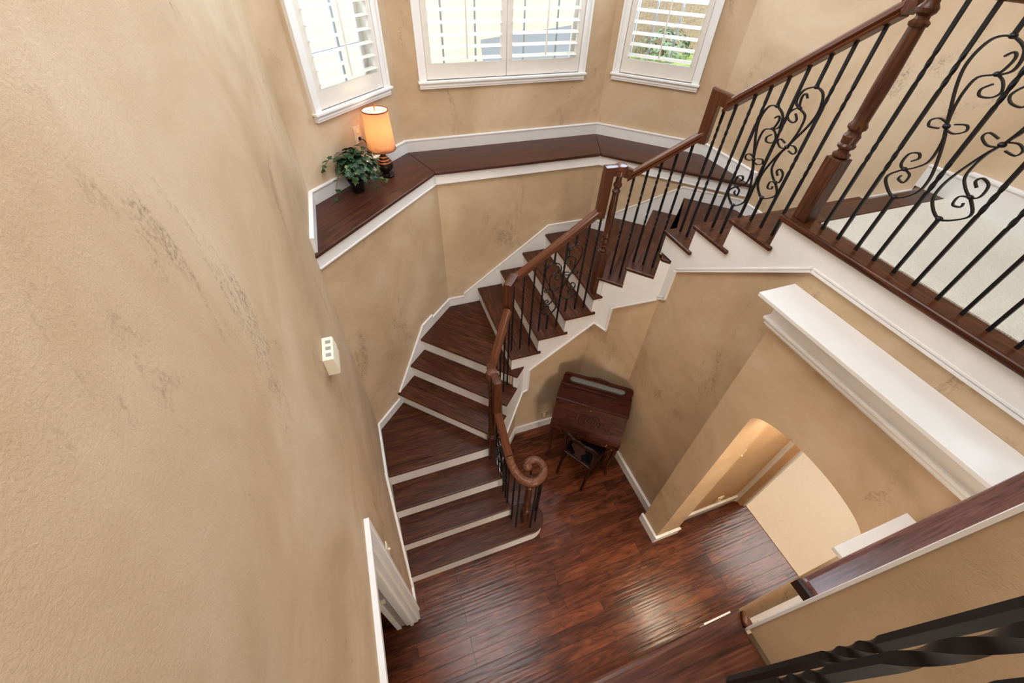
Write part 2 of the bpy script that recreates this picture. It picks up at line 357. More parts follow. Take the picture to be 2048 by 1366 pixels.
# upper floor: slab, wood edge, carpet
struct('floor', MB().prism([(2.175, 1.42), (XE, 1.42), (XE, -2.2), (.79, -2.2), (.79, -.02), (2.175, -.02)], 3.12, 3.385), WHITE)
struct('floor', MB().box(XW, .57, -2.2, -.03, 3.12, 3.385), WHITE)
def plankedge(name, poly, z0, z1, rot=0, parent=None, mat=TREAD, **k):
    return link(name, MB().prism(poly, z0, z1), mat, parent, loc=(poly[0][0], poly[0][1], z1), rot=rot, bevel=.012, seg=3, **k)
t = thing('landing_edge_board', (2.2, .7, Z2), 'dark wood border along the open edge of the upper landing', 'floor edging')
plankedge('nosing_board', [(2.118, .021), (2.262, .021), (2.262, 1.31), (XE, 1.31), (XE, 1.455), (2.118, 1.455)], Z2 - .035, Z2, pi / 2, t)
t = thing('gallery_edge_board', (0, -.1, Z2), 'dark wood floor edge with a rounded nosing directly below the camera', 'floor edging')
plankedge('nosing_board', [(XW, -.36), (.583, -.36), (.583, -.005), (.604, .018), (XW, .018)], Z2 - .035, Z2, .0, t)
plankedge('nosing_return', [(.585, -.021), (.606, -.021), (.606, .0165), (.585, -.006)], Z2 - .035, Z2, pi / 2, t)
t = thing('hallway_edge_board', (1.4, -.05, Z2), 'glossy wood ledge board right of the near wall corner with a mitred end', 'floor edging')
plankedge('nosing_board', [(.7805, -.30), (2.118, -.30), (2.118, .0205), (.7805, .0205)], Z2 - .035, Z2, .0, t, HALLW)
link('nosing_return', MB().box(.772, .780, -.30, .0208, Z2 - .036, Z2 - .004), CHAIRW, t, loc=(.77, 0, Z2), rot=pi / 2)
link('carpet', MB().prism([(2.262, 1.31), (2.262, -.30), (.79, -.30), (.79, -2.2), (XE, -2.2), (XE, 1.31)], 3.385, Z2 + .002), CARP,
     label='off-white looped carpet of the upper landing behind the balcony balusters', cat='carpet')
link('carpet', MB().box(XW, .59, -2.2, -.36, 3.385, Z2 + .002), CARP, label='off-white carpet of the near gallery behind the camera', cat='carpet')
struct('wall_near', MB().box(.588, .70, -2.2, -.022, Z2, CE), STUC)
struct('trim_1', MB().box(.586, .618, -.0217, -.0163, 3.30, CE), WHITE)
struct('wall_near', MB().box(.60, .77, -2.2, -.03, 0, Z2 - .04), STUC)

# balcony fascia + strings come with the staircase; base boards
def skirt(name, P, d, pts, t, base=0, cap=.018, parent=None):
    """board whose top follows pts (s,z) and whose foot is base (number or list)"""
    foot = [(q, base) for q, _ in pts[::-1]] if isinstance(base, (int, float)) else base[::-1]
    m = MB().vpoly(P, d, [(q, z - .004) for q, z in pts] + foot, t)
    # rounded cap bead
    L = hypot(*d); u = (d[0] / L, d[1] / L); nn = (-u[1] * t * 1.35, u[0] * t * 1.35)
    for i in range(len(pts) - 1):
        (s0, z0), (s1, z1) = pts[i], pts[i + 1]
        if abs(s1 - s0) < 1e-4: continue
        for off, k in ((0, 1.0), (cap, .55)):
            A = (P[0] + u[0] * (s0 - .0007), P[1] + u[1] * (s0 - .0007)); B = (P[0] + u[0] * (s1 + .0007), P[1] + u[1] * (s1 + .0007))
            vs = []
            for (x, y), z in ((A, z0), (B, z1)):
                zz = z - off
                vs += [(x, y, zz), (x + nn[0] * k, y + nn[1] * k, zz - .002), (x + nn[0] * k, y + nn[1] * k, zz - cap * .6), (x, y, zz - cap * .6)]
            m.add(vs, [(0, 1, 2, 3), (7, 6, 5, 4), (0, 4, 5, 1), (1, 5, 6, 2), (2, 6, 7, 3)])
    struct(name, m, WHITE, parent) if parent is None else link(name, m, WHITE, parent)
def bb(name, a, b_, z, h, t, side):
    """plain base board from a to b, side +1 = board to the left of a->b"""
    d = (b_[0] - a[0], b_[1] - a[1]); L = hypot(*d)
    skirt(name, a, d, [(0, z + h), (L, z + h)], side * t, z)
# foyer
bb('baseboard_under_stair', (2.155, 2.11), (2.155, 1.105), 0, .13, .022, -1)
bb('baseboard_under_stair', (1.085, 2.555), (1.855, 2.555), 0, .13, .016, -1)
bb('baseboard_under_stair', (.66, 2.08), (1.085, 2.555), 0, .13, .016, -1)
bb('baseboard_under_stair', (1.855, 2.555), (2.155, 2.105), 0, .13, .016, -1)
bb('baseboard_arch', (X0, 1.125), (X0, Y1), 0, .13, .018, -1)
bb('baseboard_arch', (X0 - .018, Y1), (X0 + TH + .018, Y1), 0, .13, .018, -1)
bb('baseboard_arch', (X0 + TH, Y0), (X0 - .018, Y0), 0, .13, .018, -1)
bb('baseboard_arch', (X0, Y0), (X0, -.05), 0, .13, .018, -1)
bb('baseboard_hall', (2.305, .96), (3.16, .96), 0, .13, .018, -1)
bb('baseboard_left', (XW, 1.225), (XW, 1.08), 0, .13, .015, 1)
# hall casing beside the carpet opening
m = MB().box(3.135, 3.157, .937, .96, 0, 2.2).box(3.157, 3.185, .925, .96, 0, 2.21).box(3.185, 3.21, .905, .96, 0, 2.22).box(3.21, 3.262, .855, .96, 0, 2.23)
struct('trim_2', m, WHITE)
# upper wall base boards
for i in range(3): bb('baseboard_ledge', uw[i], uw[i + 1], 2.915, .115, .02, -1)
bb('baseboard_ledge', (XW, 2.605), (XW, 3.29), 2.915, .115, .02, -1)
bb('baseboard_ledge', (XE, 3.33), (XE, 2.62), 2.915, .115, .02, -1)
bb('baseboard_landing', (XE, 1.29), (XE, -2.2), Z2, .17, .03, -1)
bb('baseboard_landing', (XE, 1.50), (XE, 1.29), Z2, .13, .016, -1)
# lower-left doorway
m = MB().box(XW, XW + .02, .985, 1.079, 0, 2.07).box(XW, XW + .02, .131, 1.079, 2.07, 2.156).box(XW, XW + .02, .131, .225, 0, 2.07)
m.box(XW + .02, XW + .028, 1.055, 1.079, 0, 2.132).box(XW + .02, XW + .028, .131, 1.079, 2.132, 2.156)
d1 = struct('door_1', m, WHITE)
link('jamb', MB().box(XW - .105, XW, .972, .985, 0, 2.07).box(XW - .07, XW - .045, .955, .972, 0, 2.06).box(XW - .19, XW - .15, .965, .985, 0, 2.07).box(XW - .19, XW, .225, .985, 2.055, 2.07), WHITE, d1)
lf = link('sliding_leaf', MB().box(XW - .147, XW - .108, .978, .984, .02, 2.05), GRILL, d1)
link('edge_pull', MB().box(XW - .15, XW - .12, .962, .98, .93, .98), CREAM, lf)

# ------------------------------------------------------------------ staircase
stair = thing('staircase', (1.4, 2.4, 0), 'winding staircase with dark wood treads and white risers rising round the bay', 'staircase')
XI = 2.122
treads = {
 1: ([(-.40, 1.296), (.80, 1.296)] + [(.83 + .165 * cos(a * pi / 30 - pi / 2), 1.46 + .165 * sin(a * pi / 30 - pi / 2)) for a in range(31)] + [(.67, 1.62), (-.40, 1.62)], 0),
 2: ([(-.40, 1.53), (.70, 1.53), (.70, 1.555), (.672, 1.57), (.672, 1.86), (.655, 1.86), (-.40, 1.80)], 0),
 3: ([(-.40, 1.782), (.67, 1.782), (.67, 1.80), (.656, 1.81), (.656, 2.10), (.63, 2.10), (-.40, 2.07)], 0),
 4: ([(-.40, 2.048), (.66, 2.048), (.66, 2.09), (-.13, 2.875), (-.40, 2.61)], 0),
 5: ([(-.165, 2.862), (.655, 2.042), (.90, 2.285), (.885, 2.30), (.855, 2.27), (.04, 3.07)], -pi / 4),
 6: ([(.02, 3.05), (.845, 2.225), (1.075, 2.455), (1.06, 2.47), (1.02, 2.43), (.21, 3.24)], -pi / 4),
 7: ([(.185, 3.215), (1.01, 2.39), (1.098, 2.478), (1.125, 2.503), (1.125, 2.54), (.99, 2.54), (.99, 3.64), (.62, 3.64)], -pi / 4),
 8: ([(.963, 2.478), (1.285, 2.478), (1.285, 2.50), (1.26, 2.50), (1.26, 3.64), (.963, 3.64)], pi / 2),
 9: ([(1.235, 2.478), (1.552, 2.478), (1.552, 2.50), (1.523, 2.50), (1.523, 3.64), (1.235, 3.64)], pi / 2),
 10: ([(1.496, 2.478), (1.819, 2.478), (1.819, 2.50), (1.785, 2.50), (1.785, 3.64), (1.496, 3.64)], pi / 2),
 11: ([(1.757, 2.478), (1.86, 2.478), (1.82, 2.58), (2.49, 3.44), (2.28, 3.64), (1.757, 3.64)], pi / 2),
 12: ([(1.768, 2.56), (1.975, 2.335), (1.99, 2.35), (1.975, 2.385), (2.757, 3.178), (2.463, 3.462)], pi / 4),
 13: ([(1.93, 2.372), (2.145, 2.135), (2.160, 2.15), (2.135, 2.20), (2.93, 3.0), (2.7375, 3.1875)], pi / 4),
 14: ([(2.092, 2.176), (2.146, 2.112), (2.152, 2.262), (XE - .015, 2.262), (XE - .015, 2.66), (2.915, 3.012)], pi / 4),
 15: ([(XI, 2.283), (XI, 1.951), (2.148, 1.951), (2.148, 1.99), (XE - .02, 1.99), (XE - .02, 2.283)], 0),
 16: ([(XI, 2.018), (XI, 1.668), (2.148, 1.668), (2.148, 1.727), (XE - .02, 1.727), (XE - .02, 2.018)], 0),
 17: ([(XI, 1.752), (XI, 1.407), (2.148, 1.407), (2.148, 1.45), (XE - .02, 1.45), (XE - .02, 1.752)], 0),
}
for n, (poly, rot) in treads.items():
    link('tread', MB().prism(poly, n * H - .028, n * H), TREAD, stair, loc=(poly[0][0], poly[0][1], n * H), rot=rot, bevel=.010, seg=3)
def riser(a, b_, n, t=.018):
    d = (b_[0] - a[0], b_[1] - a[1]); L = hypot(*d)
    link('riser', MB().vpoly(a, d, [(0, (n - 1) * H - .02), (L, (n - 1) * H - .02), (L, n * H - .028), (0, n * H - .028)], t), WHITE, stair)
# bullnose riser of the first tread
path = [(-.40, 1.302), (.80, 1.302)] + [(.83 + .158 * cos(a * pi / 30 - pi / 2), 1.46 + .158 * sin(a * pi / 30 - pi / 2)) for a in range(31)] + [(.68, 1.612)]
link('riser', MB().prism(path + [(.60, 1.56), (-.40, 1.56)], 0, H - .029), WHITE, stair)
riser((-.40, 1.543), (.69, 1.543), 2); riser((-.40, 1.794), (.665, 1.794), 3); riser((-.40, 2.060), (.64, 2.060), 4)
riser((-.142, 2.892), (.66, 2.088), 5); riser((.038, 3.068), (.850, 2.255), 6); riser((.212, 3.242), (1.025, 2.430), 7)
riser((.984, 3.64), (.984, 2.4992), 8); riser((1.256, 3.64), (1.256, 2.4992), 9); riser((1.517, 3.64), (1.517, 2.4992), 10); riser((1.778, 3.64), (1.778, 2.4992), 11)
riser((2.47, 3.44), (1.812, 2.60), 12); riser((2.75, 3.17), (1.975, 2.395), 13); riser((2.92, 2.99), (2.128, 2.193), 14)
riser((XE, 2.262), (2.1463, 2.262), 15); riser((XE, 1.997), (2.1463, 1.997), 16); riser((XE, 1.731), (2.1463, 1.731), 17); riser((XE, 1.434), (2.1463, 1.434), 18)
# cut strings (stringers) with a small moulding along the lower edge
def stringer(a, b_, poly, low, t, back=1):
    d = (b_[0] - a[0], b_[1] - a[1]); L = hypot(*d); u = (d[0] / L, d[1] / L)
    m = MB().vpoly(a, d, poly, t)
    sg = -1 if t > 0 else 1
    nn = (-u[1] * sg, u[0] * sg)
    for i in range(len(low) - 1):
        (s0, z0), (s1, z1) = low[i], low[i + 1]
        l2 = hypot(s1 - s0, z1 - z0); ds, dz = (s1 - s0) / l2, (z1 - z0) / l2; ps, pz = -dz, ds
        if pz < 0 or (abs(pz) < .01 and ps < 0): ps, pz = -ps, -pz
        for o0, o1, th in ((0, .012, .014), (.016, .026, .008))[:1 + (back == 2)]:
            vs = []
            for s_, z_ in ((s0, z0), (s1, z1)):
                for o_, k in ((o0, 0), (o0, th), (o1, th), (o1, 0)):
                    ss, zz = s_ + ps * o_, z_ + pz * o_
                    vs.append((a[0] + u[0] * ss + nn[0] * k, a[1] + u[1] * ss + nn[1] * k, zz))
            m.add(vs, [(0, 1, 2, 3), (7, 6, 5, 4), (0, 4, 5, 1), (1, 5, 6, 2), (2, 6, 7, 3), (3, 7, 4, 0)])
    link('stringer', m, WHITE, stair)
stringer((2.147, 0), (2.147, 1), [(0, 3.385), (1.43, 3.385), (1.43, 3.20), (1.727, 3.20), (1.727, 3.01), (1.993, 3.01), (1.993, 2.82), (2.255, 2.82), (2.255, 2.662), (2.115, 2.662), (2.115, 2.28), (2.03, 2.333), (2.03, 2.62), (1.14, 3.24), (0, 3.24)],
         [(0, 3.24), (1.14, 3.24), (2.03, 2.62), (2.03, 2.333), (2.115, 2.28)], -.02, 2)
dd = hypot(.307, .385)
stringer((2.147, 2.115), (1.84, 2.50), [(0, 2.63), (.085, 2.63), (.085, 2.44), (.315, 2.44), (.315, 2.25), (dd, 2.25), (dd, 1.74), (.35, 1.70), (.35, 2.0), (0, 2.27)],
         [(0, 2.27), (.35, 2.0), (.35, 1.70), (dd, 1.74)], -.03)
link('stringer', MB().vpoly((1.838, 2.503), (-.055, .10), [(0, 2.088), (.105, 2.088), (.105, 2.255), (0, 2.255)], -.03), WHITE, stair)
stringer((1.84, 2.50), (1.12, 2.50), [(0, 2.06), (.058, 2.06), (.058, 1.87), (.319, 1.87), (.319, 1.68), (.58, 1.68), (.58, 1.49), (.851, 1.49), (.851, 1.332), (.72, 1.332), (.72, .89), (.65, .925), (.65, 1.255), (0, 1.74)],
         [(0, 1.74), (.65, 1.255), (.65, .925), (.72, .89)], -.053)
stringer((1.12, 2.50), (.675, 2.055), [(0, 1.30), (.145, 1.30), (.145, 1.11), (.38, 1.11), (.38, .92), (.60, .92), (.60, .73), (.629, .73), (.629, .40), (0, .89)],
         [(0, .89), (.629, .40)], -.05)
link('stringer', MB().vpoly((.672, 1.35), (0, 1), [(0, 0), (.70, 0), (.70, .73), (.70, .54), (.44, .54), (.44, .35), (.21, .35), (.21, .16), (0, .16)], .05), WHITE, stair)
# skirt boards against the outer walls
sk = [
 ((XW, 0), (0, 1), [(1.225, .10), (1.505, .40), (2.02, .90), (2.02, .865), (2.61, .865)], -.015, [(1.225, 0), (1.505, 0), (2.02, .3), (2.02, .3), (2.61, .6)]),
 ((XW, 2.605), (1, 1.0145), [(0, .865), (.36, .865), (.36, .93), (.93, 1.475), (1.12, 1.475), (1.12, 1.44), (1.472, 1.44)], -.015, [(0, .6), (.36, .6), (.36, .6), (.93, 1.1), (1.12, 1.1), (1.12, 1.2), (1.472, 1.2)]),
 ((.62, 3.655), (1, 0), [(0, 1.44), (.18, 1.44), (.18, 1.475), (1.17, 2.195), (1.26, 2.195), (1.67, 2.195)], -.015, [(0, 1.2), (.18, 1.2), (.18, 1.2), (1.17, 1.9), (1.26, 1.9), (1.67, 1.9)]),
 ((2.29, 3.655), (.975, -.99), [(0, 2.195), (.17, 2.195), (.17, 2.26), (.86, 2.765), (1.39, 2.765)], -.015, [(0, 1.9), (.17, 1.9), (.17, 2.0), (.86, 2.4), (1.39, 2.5)]),
 ((XE, 2.665), (0, -1), [(0, 2.765), (.32, 2.765), (.38, 2.83), (1.17, 3.40), (1.17, 3.55)], -.015, [(0, 2.5), (.32, 2.5), (.38, 2.5), (1.17, 3.2), (1.17, 3.2)]),
]
for P, d, pts, t_, base in sk: skirt('skirtboard', P, d, pts, t_, base, parent=stair)

# ------------------------------------------------------------------ newels
def newel(x, y, z0, zsq, zb, zt, hw, label, rot=0, ztop=None, group=None):
    """square base to zsq, turned base mouldings to zb, tapered shaft to zt, turned top to ztop"""
    ztop = ztop or zt + .25
    t = thing('newel_post', (x, y, z0), label, 'newel post', group, rot)
    link('base_block', MB().box(-hw, hw, -hw, hw, z0, zsq, rot, (x, y)), NEWEL, t, loc=(x, y, z0), bevel=.004)
    r = hw; hb = zb - zsq
    p = [(r * .72, 0), (r * .95, .06), (r * .95, .12), (r * .62, .17), (r * .60, .24), (r * .92, .30), (r * .98, .36), (r * .80, .42), (r * .86, .52), (r * .92, .62), (r * .74, .70), (r * .70, .76), (r * .98, .83), (r * 1.0, .90), (r * .78, 1.0)]
    sh = [(q, zsq + h_ * hb) for q, h_ in p]
    L = zt - zb
    for k in range(1, 9):
        f = k / 8; sh.append((r * (.78 + .22 * min(1, f * 2.2) - .30 * f), zb + L * f))
    ht = ztop - zt
    for q, h_ in ((.86, .02), (.92, .10), (.62, .17), (.60, .24), (.88, .32), (.92, .42), (.66, .52), (.60, .7), (.60, 1)): sh.append((r * q, zt + ht * h_))
    link('turned_shaft', MB().lathe((x, y, 0), sh, 24), NEWEL, t, loc=(x, y, z0), smooth=True)
    return t
newel(2.208, 1.378, Z2, 3.745, 3.905, 4.255, .041, 'tall newel post at the head of the stair on the landing edge', 0, 4.40)
newel(1.812, 2.575, 11 * H, 2.53, 2.70, 3.06, .036, 'turned newel post where the middle flight turns toward the upper flight', .0, 3.22)
newel(.632, 2.045, 3 * H, .95, 1.10, 1.62, .036, 'turned newel post at the lower winder turn behind the volute rail', 0, 1.92)
newel(.80, 1.455, H, .42, .54, .93, .040, 'slim starting newel post under the scrolled rail end', 0, 1.12)

# ------------------------------------------------------------------ handrail
RP = [(-.030, .0), (-.034, .012), (-.026, .02), (-.036, .034), (-.034, .055), (-.020, .068), (0, .072), (.020, .068), (.034, .055), (.036, .034), (.026, .02), (.034, .012), (.030, .0)]
rail = thing('handrail', (1.5, 2.3, 2.2), 'reddish brown wooden handrail winding up the stair with a scrolled lower end', 'handrail')
def railseg(pts, name='rail', mat=RAIL, prof=RP, sm=True, close=True):
    """pts: points on the under side centre; vertical cross sections, mitred in plan"""
    rings = []
    for i, p in enumerate(pts):
        a = Vector(pts[max(i - 1, 0)]); b2 = Vector(pts[min(i + 1, len(pts) - 1)]); pp = Vector(p)
        d0 = Vector((pp - a).xy if i else (b2 - pp).xy).normalized(); d1_ = Vector((b2 - pp).xy if i < len(pts) - 1 else (pp - a).xy).normalized()
        dm = (d0 + d1_).normalized(); n_ = Vector((dm.y, -dm.x)); k = 1 / max(.5, dm.dot(d0))
        rings.append([(p[0] + n_.x * a_ * k, p[1] + n_.y * a_ * k, p[2] + z_) for a_, z_ in prof])
    a = Vector(pts[0]); c = Vector(pts[-1]); rot = atan2(c.y - a.y, c.x - a.x)
    return link(name, MB().loft(rings), mat, rail, loc=tuple(a), rot=rot, smooth=sm, pitch=atan2(c.z - a.z, hypot(c.x - a.x, c.y - a.y)))
def under(x): return 2.327 + .725 * (x - .963)
def underR(y): return 3.652 + .765 * (2.283 - y)
railseg([(1.0, 2.59, under(1.0) + .01), (1.70, 2.59, under(1.70) + .01)])
railseg([(2.235, 2.215, underR(2.215)), (2.235, 1.47, underR(1.47))])
railseg([(1.895, 2.575, 3.145), (2.19, 2.28, 3.52)])
railseg([(.665, 2.15, 1.82), (.90, 2.44, 2.15)])
railseg([(.648, 1.93, 1.49), (.655, 1.62, 1.235)])
def goose(pts, name='gooseneck', hw=.033, mat=RAILV):
    """square section piece through points with mitres (mostly vertical)"""
    P = [Vector(p) for p in pts]; rings = []
    base = (P[-1] - P[0]).xy
    dirs = [(P[i + 1] - P[i]).normalized() for i in range(len(P) - 1)]
    hd = next((Vector((d.x, d.y)).normalized() for d in dirs if Vector((d.x, d.y)).length > .3), Vector((1, 0)))
    side = Vector((hd.y, -hd.x, 0))
    for i, p in enumerate(P):
        d0 = dirs[max(i - 1, 0)]; d1_ = dirs[min(i, len(dirs) - 1)]
        n0 = side.cross(d0).normalized(); n1 = side.cross(d1_).normalized(); nm = (n0 + n1).normalized(); k = 1 / max(.5, nm.dot(n0))
        rings.append([tuple(p + side * (a * hw) + nm * (b2 * hw * k)) for a, b2 in ((-1, -1), (-1.08, -.2), (-1, 1), (-.5, 1.15), (.5, 1.15), (1, 1), (1.08, -.2), (1, -1))])
    return link(name, MB().loft(rings), mat, rail, loc=tuple(P[0]), rot=0, smooth=True)
goose([(1.715, 2.59, 2.86), (1.715, 2.585, 3.235), (1.80, 2.578, 3.235), (1.905, 2.57, 3.195)])
goose([(2.192, 2.28, 3.50), (2.192, 2.28, 3.775), (2.238, 2.20, 3.76)])
goose([(.925, 2.50, 2.07), (.925, 2.50, 2.41), (1.01, 2.592, 2.42)])
goose([(.648, 1.945, 1.50), (.648, 1.945, 1.905), (.650, 2.12, 1.90), (.668, 2.16, 1.87)])
goose([(2.235, 1.475, 4.306), (2.231, 1.45, 4.325), (2.222, 1.42, 4.34)], hw=.030)
# cap discs over the newels
for (x, y, z) in ((1.812, 2.578, 3.20), (.640, 2.05, 1.865)):
    link('newel_cap', MB().lathe((x, y, z), [(.03, -.01), (.052, 0), (.054, .05), (.046, .072), (.02, .078)], 24), RAIL, rail, loc=(x, y, z), smooth=True)
# volute
vp = [(.655, 1.63, 1.275), (.660, 1.57, 1.232), (.678, 1.50, 1.20), (.712, 1.435, 1.183), (.765, 1.392, 1.178), (.828, 1.383, 1.178), (.885, 1.41, 1.178), (.920, 1.462, 1.178), (.922, 1.522, 1.178), (.888, 1.567, 1.178), (.838, 1.575, 1.178), (.800, 1.548, 1.178), (.795, 1.515, 1.178)]
def cat(pts, n=5):
    out = []; P = [Vector(p) for p in pts]
    for i in range(len(P) - 1):
        p0, p1, p2, p3 = P[max(i - 1, 0)], P[i], P[i + 1], P[min(i + 2, len(P) - 1)]
        for k in range(n):
            t = k / n; out.append(tuple(.5 * ((2 * p1) + (p2 - p0) * t + (2 * p0 - 5 * p1 + 4 * p2 - p3) * t * t + (3 * p1 - p0 - 3 * p2 + p3) * t ** 3)))
    out.append(tuple(P[-1])); return out
pv = cat(vp, 4)
link('volute', MB().tube(pv, [.037] * len(pv), 14).sphere((.797, 1.528, 1.180), .043, 16, 10), VOLW, rail, loc=vp[0], rot=.6, smooth='full')
# balcony rail and camera side rail
br_ = thing('balcony_rail', (2.21, .6, 4.4), 'dark wooden handrail of the upper landing balustrade beyond the frame', 'handrail')
link('rail', MB().box(2.177, 2.243, -.02, 1.34, 4.36, 4.42), RAIL, br_, loc=(2.21, 1.3, 4.4), rot=pi / 2, bevel=.015)
gr_ = thing('gallery_rail', (0, -.08, 4.3), 'wooden handrail of the near gallery balustrade right below the camera', 'handrail')
link('rail', MB().box(XW, .585, -.113, -.047, 4.37, 4.42), RAIL, gr_, loc=(0, -.08, 4.42), bevel=.015)

# ------------------------------------------------------------------ balusters
def bar_rings(x, y, z0, z1, hw, tw=(), rot=0, step=.009):
    rings = []; zs = [z0]
    for a, b2 in tw:
        n = max(8, int((b2 - a) / step)); zs += [a + (b2 - a) * i / n for i in range(n + 1)]
    zs.append(z1); acc = 0; last = z0
    for z in zs:
        ang = rot
        for a, b2 in tw: ang += 2 * pi * .75 * min(1, max(0, (z - a) / (b2 - a)))
        rings.append([(x + hw * sqrt(2) * cos(ang + pi / 4 + k * pi / 2), y + hw * sqrt(2) * sin(ang + pi / 4 + k * pi / 2), z) for k in range(4)])
    return rings
ordn = ('first', 'second', 'third', 'fourth', 'fifth', 'sixth', 'seventh', 'eighth', 'ninth', 'tenth', 'eleventh', 'twelfth')
def baluster(x, y, z, top, label, group, hw=.0067, tw=True):
    h = min(top - z, 1.0)
    t2 = [(z + .335, z + .465), (z + .66, z + .79)] if tw else []
    if t2 and t2[1][1] > top - .05: t2 = [(z + .335, z + .465), (z + .62, min(z + .75, top - .03))]
    return link('iron_baluster', MB().loft(bar_rings(x, y, z, top, hw, t2)), IRON, None, loc=(x, y, z), smooth=True, label=label, cat='baluster', group=group)
# scroll shape measured around the knot: (u, w), u positive toward the stair head
CA = [(-.044, .184), (-.070, .202), (-.070, .237), (-.051, .267), (0, .288), (.047, .276), (.070, .235), (.075, .181), (.057, .12), (.028, .058), (0, 0), (-.024, -.043), (-.054, -.117), (-.072, -.186), (-.063, -.249), (0, -.296), (.064, -.261), (.077, -.228), (.035, -.184)]
CB = [(-.018, .234), (-.036, .25), (-.05, .238), (-.048, .212), (-.034, .184), (.014, .163), (.024, .117), (.018, .061), (0, 0), (-.022, -.049), (-.029, -.120), (-.007, -.156), (.035, -.184), (.060, -.170), (.056, -.128), (.025, -.113), (.012, -.130), (.030, -.148)]
CC = [(-.034, .184), (-.064, .170), (-.084, .139), (-.067, .118), (-.031, .114), (-.021, .133), (-.044, .155)]
CD = [(.035, -.184), (.003, -.196), (.004, -.230), (.032, -.226), (.03, -.21)]
CE_ = [(0, .004), (.012, .012), (.041, .017), (.064, .002), (.056, -.018), (.020, -.014)]
CF = [(0, -.004), (-.012, -.012), (-.041, -.015), (-.070, .004), (-.059, .022), (-.022, .013)]
def scroll_baluster(x, y, z, top, c, u, mirror, label, group, hw=.0067):
    """c height of the knot, u plan direction pointing up-stair"""
    t = thing('scroll_baluster', (x, y, z), label, 'baluster', group)
    link('lower_rod', MB().loft(bar_rings(x, y, z, c - .296, hw, ())), IRON, t, loc=(x, y, z))
    link('upper_rod', MB().loft(bar_rings(x, y, c + .292, top, hw, ())), IRON, t, loc=(x, y, z))
    s = -1 if mirror else 1
    F = [(.95, .42), (-.95, .42), (-.95, -.42), (.95, -.42)]
    m = MB(); side = Vector((-u[1], u[0], 0)); U = Vector((u[0], u[1], 0))
    for cv, rr in ((CA, .0075), (CB, .0068), (CC, .0065), (CD, .0062), (CE_, .006), (CF, .006)):
        pts = cat([(a, b2, 0) for a, b2 in cv], 4)
        rings = []
        for i, p in enumerate(pts):
            q0, q1 = Vector(pts[max(i - 1, 0)]), Vector(pts[min(i + 1, len(pts) - 1)]); tt = (q1 - q0).normalized(); nx, ny = -tt.y, tt.x
            ring = []
            for a, b2 in F:
                pu, pw = p[0] + nx * rr * b2, p[1] + ny * rr * b2
                ring.append(tuple(Vector((x, y, c)) + U * (-s * pu) * -1 * -1 + Vector((0, 0, pw)) + side * (rr * a)))
            rings.append(ring)
        m.loft(rings)
    link('scroll', m, IRON, t, loc=(x, y, z))
    for du, dz in ((0, 0), (0, .29), (0, -.294), (-.034, .184), (.035, -.184)):
        r = .014 if du == 0 else .012
        cx = Vector((x, y, c + dz)) + U * (-s * du)
        link('collar', MB().sphere(tuple(cx), r, 10, 6, (1, 1, .72)), IRON, t, loc=(x, y, z), smooth='full')
    return t
G1 = 'balusters of the landing balustrade'
ys = [1.258, 1.161, 'A', .961, 'B', .763, .66, .558, .457, .357, .256, .155]
for i, y in enumerate(ys):
    if y == 'A': scroll_baluster(2.21, 1.058, Z2, 4.365, 3.988, (0, -1), False, 'upright scrollwork baluster nearest the tall newel on the landing', G1)
    elif y == 'B': scroll_baluster(2.21, .860, Z2, 4.365, 3.988, (0, -1), True, 'second scrollwork baluster from the tall newel on the landing', G1)
    else: baluster(2.21, y, Z2, 4.365, f'twisted iron baluster, {ordn[i]} from the tall newel along the landing edge', G1)
G2 = 'balusters of the upper flight'
for i, (y, n) in enumerate(((2.225, 15), (2.145, 15), (2.035, 16), (1.952, 16), ('A', 16), (1.78, 16), ('B', 17), (1.608, 17), (1.514, 17))):
    lab = 'from the rail corner on the upper flight'
    if y == 'A': scroll_baluster(2.235, 1.866, n * H, underR(1.866) + .005, 3.543, (0, -1), False, 'lower of the two scrollwork balusters on the upper flight', G2)
    elif y == 'B': scroll_baluster(2.235, 1.694, n * H, underR(1.694) + .005, 3.677, (0, -1), True, 'upper of the two scrollwork balusters on the upper flight', G2)
    else: baluster(2.235, y, n * H, underR(y) + .005, f'twisted iron baluster, {ordn[i]} {lab}', G2)
G3 = 'balusters of the short winder flight'
for i, (x, y, n) in enumerate(((1.925, 2.548, 12), (1.987, 2.487, 12), (2.044, 2.428, 13), (2.102, 2.368, 13), (2.158, 2.310, 13))):
    f = (x - 1.895) / .295
    baluster(x, y, n * H, 3.145 + .375 * f + .004, f'twisted iron baluster, {ordn[i]} up from the middle newel on the winders', G3)
G4 = 'balusters of the middle flight'
for i, (x, n) in enumerate(((1.008, 8), (1.098, 8), (1.193, 8), (1.283, 9), ('A', 9), (1.467, 9), ('B', 10), (1.644, 10), (1.738, 10))):
    if x == 'A': scroll_baluster(1.366, 2.59, n * H, under(1.366) + .014, 2.197, (1, 0), False, 'left scrollwork baluster in the middle flight', G4)
    elif x == 'B': scroll_baluster(1.543, 2.59, n * H, under(1.543) + .014, 2.345, (1, 0), True, 'right scrollwork baluster in the middle flight', G4)
    else: baluster(x, 2.59, n * H, min(under(x) + .014, 2.86) if x > 1.7 else under(x) + .014, f'twisted iron baluster, {ordn[i]} from the left in the middle flight', G4)
G5 = 'balusters of the lower winder flight'
for i, (x, y, n) in enumerate(((.705, 2.235, 5), (.755, 2.285, 5), (.81, 2.345, 6), (.868, 2.402, 6), (.935, 2.475, 6))):
    f = min(1, (x - .665) / .235)
    baluster(x, y, n * H, 1.82 + .33 * f + .01, f'iron baluster, {ordn[i]} up from the lower newel on the lower winders', G5)
G6 = 'balusters of the bottom flight'
def under1(y): return 1.235 + .82 * (y - 1.62)
